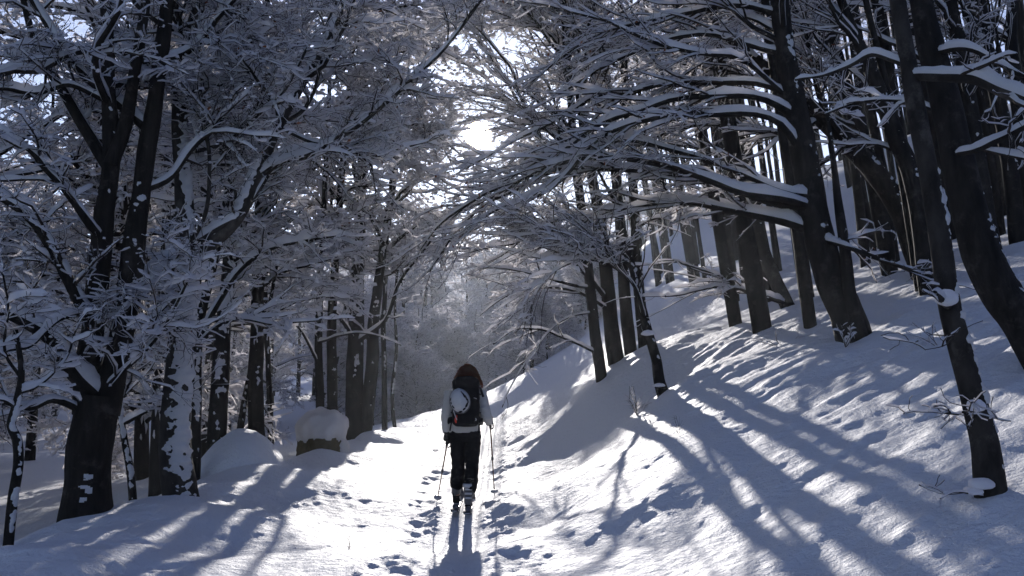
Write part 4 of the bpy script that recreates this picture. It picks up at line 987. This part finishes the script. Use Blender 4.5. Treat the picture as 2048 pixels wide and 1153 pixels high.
# body, one surface
b = bmesh.new()
loft(b, sm([(-.015, 0, .88), (-.015, 0, .98), (-.015, 0, 1.12), (-.015, 0, 1.28), (-.015, 0, 1.40), (-.01, .01, 1.48)]), sm([(.15, 0, 0), (.15, 0, 0), (.125, 0, 0), (.14, 0, 0), (.15, 0, 0), (.06, 0, 0)])[:, 0], sm([(.1, 0, 0), (.1, 0, 0), (.085, 0, 0), (.09, 0, 0), (.085, 0, 0), (.05, 0, 0)])[:, 0])
loft(b, sm([(-.01, .01, 1.44), (-.005, .02, 1.50), (-.005, .03, 1.55)], 8), .055, .06)
loft(b, sm([(0, .055, 1.495), (0, .05, 1.52), (0, .04, 1.58), (0, .03, 1.64), (0, .025, 1.69), (0, .02, 1.715)]), sm([(.03, 0, 0), (.05, 0, 0), (.066, 0, 0), (.074, 0, 0), (.06, 0, 0), (.02, 0, 0)])[:, 0], sm([(.04, 0, 0), (.065, 0, 0), (.085, 0, 0), (.095, 0, 0), (.075, 0, 0), (.03, 0, 0)])[:, 0])
loft(b, sm([(0, .115, 1.62), (0, .135, 1.595), (0, .14, 1.575), (0, .12, 1.57)], 8), .012, .012, (1, 0, 0), 8)          # nose
for s in (-1, 1):
    loft(b, sm([(s * .072, .03, 1.57), (s * .080, .02, 1.60), (s * .076, .025, 1.63)], 6), .010, .018, (0, 1, 0), 8)     # ears
    L = Lf if s < 0 else Rt
    loft(b, sm([L['hip'], L['knee'], L['ank']], 14), np.interp(np.linspace(0, 1, 14), [0, .5, .7, 1], [.085, .055, .055, .038]), np.interp(np.linspace(0, 1, 14), [0, .5, .7, 1], [.09, .06, .06, .04]))
    a, c, e = (Ls, Le, Lw) if s < 0 else (Rs, Re, Rw)
    loft(b, sm([a, c, e], 12), np.linspace(.046, .028, 12), np.linspace(.05, .03, 12), (1, .3, 0))
bo = obj_bm('body', b, M_SKIN, per, .011, 3)
for s in (-1, 1):
    b = bmesh.new(); bmesh.ops.create_uvsphere(b, u_segments=10, v_segments=6, radius=.011); obj_bm('eye', b, M_VENT, bo, loc=(s * .028, .118, 1.615))
b = bmesh.new(); loft(b, [(-.022, .122, 1.545), (0, .128, 1.543), (.022, .122, 1.545)], .006, .008, (0, 1, 0), 8); obj_bm('mouth', b, M_RED, bo)
# trousers
b = bmesh.new()
loft(b, sm([(-.015, 0, 1.0), (-.015, 0, .96), (-.015, -.005, .90), (-.015, 0, .84)], 10), sm([(.165, 0, 0), (.178, 0, 0), (.188, 0, 0), (.165, 0, 0)], 10)[:, 0], [.115] * 10)
for L, w0 in ((Lf, 0), (Rt, 1)):
    k = np.array(L['knee']); a = np.array(L['ank']); h_ = np.array(L['hip'])
    q = sm([h_ + (0, 0, -.02), (h_ + k) / 2 + (0, 0, 0), k, (k + a) / 2 + (0, -.02, 0), a + (0, -.01, .16 if w0 else .14)], 18)
    loft(b, q, np.interp(np.linspace(0, 1, 18), [0, .3, .55, .8, 1], [.100, .092, .082, .084, .086]), np.interp(np.linspace(0, 1, 18), [0, .3, .55, .8, 1], [.105, .095, .08, .085, .085]))
for (x, y, z, r) in [(.125, .02, .545, .04), (.13, .02, .47, .045), (.12, .01, .40, .04), (.112, 0, .33, .035)]:
    loft(b, [(x - .05, y, z - .02), (x - .01, y, z), (x, y, z + .01)], [r, r, r * .5], [r, r, r * .5], (0, 0, 1), 10)
obj_bm('trousers', b, M_BLACK, per, .010, 3, .010, .07)
# jacket
b = bmesh.new()
zz = sm([(.94, .185, .125), (.98, .178, .125), (1.08, .172, .12), (1.18, .178, .12), (1.28, .19, .118), (1.36, .195, .112), (1.42, .165, .10), (1.46, .10, .085), (1.50, .075, .08), (1.53, .07, .075)], 24)
loft(b, np.stack([-.015 + 0 * zz[:, 0], .0 * zz[:, 0], zz[:, 0]], -1), zz[:, 1], zz[:, 2], m=28)
for (a, c, e) in ((Ls, Le, Lw), (Rs, Re, Rw)):
    a, c, e = map(np.array, (a, c, e)); e = e + (e - c) * -.06
    loft(b, sm([a + (0, 0, .02), a * .5 + c * .5 + (0, -.01, 0), c, c * .5 + e * .5, e], 16), np.interp(np.linspace(0, 1, 16), [0, .25, .55, .85, 1], [.075, .072, .064, .056, .05]), np.interp(np.linspace(0, 1, 16), [0, .25, .55, .85, 1], [.08, .075, .068, .058, .05]), (1, .3, 0))
jk = obj_bm('jacket', b, M_JACKET, per, .009, 3, .009, .06)
# hair
b = bmesh.new()
hz_ = sm([(1.490, .10, .05, -.02), (1.515, .145, .075, -.015), (1.55, .143, .095, -.01), (1.59, .128, .108, 0), (1.64, .118, .117, .01), (1.69, .098, .10, .012), (1.725, .06, .062, .014), (1.742, .02, .02, .015)][0:8] if False else [(r[0], r[1], r[2]) for r in [(1.485, .11, .05), (1.51, .143, .075), (1.545, .140, .095), (1.59, .122, .108), (1.64, .106, .115), (1.69, .088, .10), (1.725, .055, .062), (1.742, .02, .02)]], 22)
loft(b, np.stack([.012 + 0 * hz_[:, 0], -.01 + 0 * hz_[:, 0], hz_[:, 0]], -1), hz_[:, 1], hz_[:, 2], m=24)
hr = obj_bm('hair', b, M_HAIR, per, .010, 3, .008, .03)
acc = Acc(); g4 = np.random.default_rng(9); ns = 340; a = g4.uniform(0, 6.28, ns); Q = np.empty((ns, 7, 3))
for k in range(7):
    f = k / 6; z = 1.735 - f * (.25 + .03 * np.sin(a * 7)); rr = np.interp(f, [0, .2, .5, .8, 1], [.02, .085, .118, .150, .163]); ry_ = np.interp(f, [0, .2, .5, .8, 1], [.02, .09, .115, .10, .085])
    Q[:, k] = np.stack([.012 + (rr + .004) * np.cos(a + .25 * f * np.sin(a * 9)), -.01 + (ry_ + .004) * np.sin(a + .25 * f * np.sin(a * 9)), z], -1) + g4.normal(0, .004, (ns, 3))
Q[:, :, 0] = .012 + (Q[:, :, 0] - .012) * 1.08; tube(acc, Q, np.tile(np.linspace(.003, .0012, 7), (ns, 1)), 4); st_ = link('strands', acc.mesh('strands', M_HAIR), hr); st_['kind'] = 'stuff'
# gloves: palm, four fingers and a thumb closed round the pole grip
def glove(wrist, grip, axis, label):
    wrist, grip, ax = np.array(wrist), np.array(grip), norm(np.array(axis, float))
    to = wrist - grip; to = norm(to - ax * (to @ ax)); side = np.cross(ax, to)
    b = bmesh.new()
    loft(b, sm([wrist + (wrist - grip) * .45, wrist, wrist * .45 + grip * .55 + to * .012, grip + to * .028], 10), [.046, .043, .036, .033, .032, .034, .036, .036, .034, .028], [.05, .046, .04, .038, .038, .04, .043, .044, .042, .034], tuple(ax + .01), 14)
    for k, (o, ln) in enumerate([(.036, 3.3), (.013, 3.7), (-.011, 3.6), (-.034, 3.0)]):
        th = np.linspace(0, ln, 9); c0 = grip + ax * o
        loft(b, [c0 + (to * np.cos(t) + side * np.sin(t)) * (.030 - .0012 * t) for t in th], np.linspace(.0125, .0095, 9), np.linspace(.0125, .0095, 9), tuple(ax), 8)
    th = np.linspace(0, 2.3, 7); c0 = grip + ax * .045
    loft(b, [c0 + ax * .010 * t + (to * np.cos(t) - side * np.sin(t)) * .030 for t in th], np.linspace(.014, .010, 7), np.linspace(.014, .010, 7), tuple(ax), 8)
    return obj_bm('glove', b, M_GLOVE, per, .0055, 2)
gl_ax = np.array([-.22, .10, .86]) - np.array([-.385, .54, .06]); gr_ax = np.array([.27, .20, 1.08]) - np.array([.325, .40, .14])
glove(Lw, (-.228, .10, .85), gl_ax, 'left'); glove(Rw, (.272, .215, 1.07), gr_ax, 'right')
# boots
def boot(toe, heel, top, label=None):
    toe, heel, top = map(np.array, (toe, heel, top)); f = norm(toe - heel); up = norm(np.cross(np.cross(f, (0, 0, 1.0)), f)) if abs(f[2]) < .95 else np.array([0, 1, 0])
    b = bmesh.new()
    loft(b, sm([heel - f * .01 + up * .055, heel + f * .06 + up * .06, heel + f * .16 + up * .055, heel + f * .24 + up * .045, toe + up * .035], 12), np.interp(np.linspace(0, 1, 12), [0, .1, .5, .85, 1], [.036, .046, .048, .05, .03]), np.interp(np.linspace(0, 1, 12), [0, .1, .5, .85, 1], [.04, .05, .05, .036, .02]), tuple(up), 16, 2.6)
    loft(b, sm([heel + f * .07 + up * .05, heel * .6 + top * .4 + f * .05, top], 10), np.linspace(.052, .066, 10), np.linspace(.062, .078, 10), tuple(f), 16)
    o = obj_bm('boot', b, M_BOOT, per, .008, 2, .002, .03)
    b = bmesh.new(); loft(b, sm([heel - f * .015 + up * .008, heel + f * .1 + up * .006, heel + f * .2 + up * .006, toe + f * .012 + up * .012], 10), [.034, .04, .041, .038, .038, .042, .046, .046, .042, .028], .012, tuple(up), 16, 3.5); obj_bm('sole', b, M_SOLE, o)
    for t_ in (.25, .5, .75):
        c = (heel + f * .06 + up * .05) * (1 - t_) + top * t_; b = bmesh.new()
        loft(b, [c - f * .072 + np.array([s, 0, 0]) * .03 for s in (-1.4, 0, 1.4)], .007, .012, (0, 0, 1), 8); obj_bm('buckle', b, M_METAL, o)
    b = bmesh.new(); loft(b, [top + (0, 0, -.035), top + (0, 0, -.01), top + (0, 0, .012)], [.070, .072, .066], [.082, .084, .078], tuple(f), 18); obj_bm('cuff_trim', b, M_SHELL, o)
    return o
boot((-.135, .40, .055), (-.132, .225, .235), (-.122, .20, .40)) if False else boot((-.135, .36, .075), (-.132, .165, .20), (-.118, .15, .37))
boot((.022, .235, .085), (.022, -.055, .085), (.03, -.02, .34))
# skis
def ski(x, y0, y1, z, label, hz):
    root = thing('touring_ski', label, 'ski', (FX + x, FY, FZ + z))
    ys = np.linspace(y0, y1, 26); k = (ys - y0) / (y1 - y0)
    zz = .02 + .16 * np.clip((k - .86) / .14, 0, 1) ** 2 + .03 * np.clip((.05 - k) / .05, 0, 1) ** 2
    b = bmesh.new(); loft(b, np.stack([0 * ys, ys, zz], -1), .046 * (1 - np.clip((k - .9) / .1, 0, 1) ** 2 * .75) * (1 - .12 * np.sin(k * math.pi)), .008, (0, 0, 1), 12, 5); obj_bm('ski_body', b, M_SKI, root)
    b = bmesh.new(); loft(b, [(0, y0, .031), (0, y0 + .05, .033), (0, y0 + .14, .033), (0, y0 + .2, .031)], [.03, .041, .04, .02], [.002, .007, .006, .002], (0, 0, 1), 12); obj_bm('snow_dusting', b, M_SNOW, root)
    b = bmesh.new(); loft(b, [(0, hz[0] - .05, .045), (0, hz[0], .06), (0, hz[0] + .04, .05)], [.028, .036, .03], [.018, .032, .02], (0, 0, 1), 12, 3); obj_bm('heel_binding', b, M_BOOT, root)
    b = bmesh.new(); loft(b, [(0, hz[1] - .03, .045), (0, hz[1], .06), (0, hz[1] + .06, .045)], [.03, .04, .03], [.018, .03, .015], (0, 0, 1), 12, 3); obj_bm('toe_binding', b, M_METAL, root)
ski(-.134, -.08, 1.45, .004, 'touring ski under the raised left boot of the walker', (.12, .38)); ski(.022, -.28, 1.25, .004, 'touring ski under the flat right boot of the walker', (-.07, .25))
# poles
def pole(top, tip, label, basket=True):
    top, tip = np.array(top), np.array(tip); ax = norm(top - tip); L = np.linalg.norm(top - tip)
    root = thing('ski_pole', label, 'ski pole', (FX + tip[0], FY + tip[1], FZ + tip[2]))
    b = bmesh.new(); loft(b, [ax * .05, ax * L * .48], .0075, .0075, (1, 0, 0), 10); obj_bm('lower_shaft', b, M_POLE, root)
    b = bmesh.new(); loft(b, [ax * L * .47, ax * (L - .14)], .0095, .0095, (1, 0, 0), 10); obj_bm('upper_shaft', b, M_POLE, root)
    b = bmesh.new(); loft(b, [ax * (L - .16), ax * (L - .14), ax * (L - .06), ax * (L - .01), ax * (L + .015)], [.014, .017, .016, .021, .012], [.014, .017, .016, .021, .012], (1, 0, 0), 12); obj_bm('grip', b, M_GLOVE, root)
    b = bmesh.new(); loft(b, [ax * L * .45, ax * L * .465, ax * L * .49, ax * L * .5], [.012, .015, .015, .011], [.012, .015, .015, .011], (1, 0, 0), 12); obj_bm('clamp', b, M_BOOT, root)
    b = bmesh.new(); loft(b, [ax * .0, ax * .03, ax * .07], [.002, .005, .008], [.002, .005, .008], (1, 0, 0), 8); obj_bm('tip', b, M_METAL, root)
    b = bmesh.new(); loft(b, [ax * .062, ax * .07, ax * .082, ax * .092], [.04, .048, .046, .016], [.04, .048, .046, .016], (1, 0, 0), 18); obj_bm('basket', b, M_SHELL, root)
    q = sm([ax * (L - .01), ax * (L - .03) + (.03, 0, -.04), ax * (L - .1) + (.035, 0, -.05), ax * (L - .15) + (.012, 0, -.02)], 10)
    b = bmesh.new(); loft(b, q, .008, .003, (0, 1, 0), 8); obj_bm('wrist_strap', b, M_PACK, root)
def ptop(g, axv, up): return np.array(g) + norm(np.array(axv, float)) * up
pole(ptop((-.228, .10, .85), gl_ax, .065), (-.385, .54, .06), 'planted ski pole in the left hand of the walker'); pole(ptop((.272, .215, 1.07), gr_ax, .065), (.325, .40, .14), 'lifted ski pole in the right hand of the walker')
# backpack
bk = thing('backpack', 'black hiking backpack worn by the walker', 'backpack', (FX, FY - .12, FZ + 1.02))
O = np.array([0, -.12, 1.02])
b = bmesh.new()
pk = sm([(1.02, .10, .05, -.19), (1.045, .145, .085, -.205), (1.12, .158, .10, -.225), (1.25, .160, .105, -.23), (1.38, .160, .105, -.225), (1.47, .155, .10, -.215)][:6] if False else [(1.02, .10, .05), (1.045, .145, .085), (1.12, .158, .10), (1.25, .160, .105), (1.38, .160, .105), (1.48, .150, .095)], 16)
loft(b, np.stack([-.0 + 0 * pk[:, 0], -.225 + 0 * pk[:, 0], pk[:, 0]], -1) - O, pk[:, 1], pk[:, 2], m=28, power=3.0)
pb = obj_bm('pack_body', b, M_PACK, bk, .010, 2, .007, .06)
b = bmesh.new(); lz = sm([(1.455, .155, .11), (1.50, .162, .118), (1.55, .155, .11), (1.585, .11, .08), (1.60, .05, .04)], 12)
loft(b, np.stack([0 * lz[:, 0], -.215 + 0 * lz[:, 0], lz[:, 0]], -1) - O, lz[:, 1], lz[:, 2], m=26, power=2.8); obj_bm('lid', b, M_PACK, bk, .010, 2, .006, .05)
b = bmesh.new(); loft(b, sm([(-.16, -.20, 1.10), (-.205, -.10, 1.08), (-.20, .02, 1.06), (-.12, .12, 1.05), (0, .145, 1.05), (.12, .12, 1.05), (.18, .02, 1.06), (.175, -.10, 1.08), (.15, -.20, 1.10)], 30) - O, .014, .035, (0, 0, 1), 10, 3); obj_bm('hip_belt', b, M_PACK, bk)
for s in (-1, 1):
    b = bmesh.new(); loft(b, sm([(s * .09 - .01, -.13, 1.46), (s * .105 - .01, -.03, 1.485), (s * .115 - .01, .09, 1.42), (s * .13 - .01, .135, 1.28), (s * .15 - .01, .10, 1.15), (s * .175 - .01, -.02, 1.12), (s * .165, -.14, 1.10)], 24) - O, .030, .009, (0, .3, 1), 10, 3); obj_bm('shoulder_strap', b, M_PACK, bk)
    for z in (1.17, 1.38):
        b = bmesh.new(); loft(b, sm([(s * .160, -.15, z), (s * .168, -.22, z + .01), (s * .15, -.31, z + .02)], 8) - O, .010, .004, (0, 0, 1), 8, 3); obj_bm('compression_strap', b, M_BLACK, bk)
b = bmesh.new(); loft(b, sm([(.165, -.22, 1.47), (.18, -.20, 1.42), (.20, -.17, 1.36)], 6) - O, .014, .005, (0, 1, 0), 8, 3); obj_bm('loose_strap', b, M_PACK, bk)
b = bmesh.new(); loft(b, sm([(-.165, -.17, 1.08), (-.18, -.13, 1.02), (-.19, -.11, .965)], 6) - O, .009, .004, (0, 1, 0), 8, 3); obj_bm('loose_strap', b, M_BLACK, bk)
b = bmesh.new(); loft(b, sm([(.155, -.17, 1.05), (.15, -.13, 1.0), (.147, -.128, .94)], 6) - O, .009, .004, (0, 1, 0), 8, 3); obj_bm('loose_strap', b, M_BLACK, bk)
b = bmesh.new(); loft(b, sm([(-.098, -.312, 1.155), (-.106, -.322, 1.125), (-.112, -.32, 1.09), (-.106, -.31, 1.065)], 8) - O, [.005, .009, .011, .013, .013, .012, .010, .005], .008, (0, 1, 0), 10); obj_bm('red_tag', b, M_RED, bk)
b = bmesh.new(); loft(b, [np.array([.115, -.325, 1.12]) - O, np.array([.125, -.328, 1.105]) - O, np.array([.118, -.327, 1.09]) - O], .006, .004, (0, 1, 0), 8); obj_bm('buckle', b, M_METAL, bk)
b = bmesh.new(); loft(b, [np.array([.095, -.33, 1.353]) - O, np.array([.115, -.333, 1.347]) - O, np.array([.13, -.325, 1.34]) - O], .004, .003, (0, 1, 0), 8); obj_bm('zip_pull', b, M_METAL, bk)
b = bmesh.new(); loft(b, sm([(.10, -.325, 1.42), (.125, -.325, 1.36), (.14, -.31, 1.30)], 6) - O, .005, .004, (0, 1, 0), 8, 3); obj_bm('cord', b, M_BLACK, bk)
# helmet strapped to the pack
hc = np.array([-.062, -.345, 1.315]); hm = thing('helmet', 'pale climbing helmet strapped to the black backpack', 'helmet', (FX + hc[0], FY + hc[1], FZ + hc[2]))
hm.rotation_euler = (0, R_(-14), 0)
V, F = ico(5); A_ = np.array([.113, .088, .138])
sh = V * A_ * (1 + .05 * np.clip(V[:, 2], -1, 1))[:, None]; sh[:, 1] = np.where(sh[:, 1] > 0, sh[:, 1] * .35, sh[:, 1])
rid = np.exp(-((V[:, 0] - .12 - .12 * np.sin(V[:, 2] * 3)) / .10) ** 2) * (V[:, 1] < 0); sh += norm(V) * (rid * .007)[:, None]
shell = link('shell', make_mesh('shell', sh, F, M_SHELL), hm)
b = bmesh.new(); th = np.linspace(0, 2 * math.pi, 25)
for k in range(24):
    pass
loft(b, [(.116 * math.cos(t), .004, .142 * math.sin(t)) for t in th[:-1]] + [(.116, .004, 0.001)], .006, .009, (0, 1, 0), 8); obj_bm('rim', b, M_BOOT, shell)
def vent(x, z, ln, ang, w=.009):
    a = np.linspace(-1, 1, 9); xs = x + a * ln * math.sin(ang); zs = z + a * ln * math.cos(ang)
    ys = -.088 * np.sqrt(np.clip(1 - (xs / .113) ** 2 - (zs / .142) ** 2, .02, 1)) * 1.03
    b = bmesh.new(); loft(b, np.stack([xs, ys, zs], -1), w * np.sqrt(np.clip(1 - a ** 2, .03, 1)), .004, (0, 1, 0), 10); obj_bm('vent', b, M_VENT, shell)
for (x, z, l, a, w) in [(.042, .092, .020, -.55, .008), (.060, .055, .024, -.3, .009), (.078, .022, .026, -.15, .008), (.090, -.02, .022, .1, .006), (.066, -.062, .022, .6, .009), (.030, -.098, .016, 1.1, .007), (-.02, -.118, .02, 1.5, .006), (-.092, .045, .016, .35, .007), (-.098, .005, .014, .0, .006), (-.088, -.045, .018, -.4, .006), (.02, .115, .014, -.9, .006)]: vent(x, z, l * 1.3, a, w * 1.5)
b = bmesh.new(); loft(b, sm([(-.10, .01, -.07), (-.095, -.012, -.12), (-.085, 0, -.20)], 6), .005, .003, (0, 1, 0), 8); obj_bm('chin_strap', b, M_SHELL, hm)

# bring the walker and all she carries to her full height
for o in list(COL.objects):
    if o.parent is None and o.get('category') in ('person', 'backpack', 'helmet', 'ski', 'ski pole'):
        o.location = Vector((FX, FY, FZ)) + (o.location - Vector((FX, FY, FZ))) * 1.04; o.scale = (1.04,) * 3

# look-alikes that share a label are told apart by their place where there are only a few of them
sets = {}
for o in COL.objects:
    if o.parent is None and o.get('label'): sets.setdefault(o['label'], []).append(o)
ORD = ['leftmost', 'second from left', 'third from left', 'fourth from left', 'fifth from left']
for lab, l in sets.items():
    if 2 <= len(l) <= 5 and len(lab.split()) <= 13:
        for k, o in enumerate(sorted(l, key=lambda o: o.location.x / o.location.y)):
            o['label'] = lab + ', ' + ('rightmost' if k == len(l) - 1 else ORD[k])
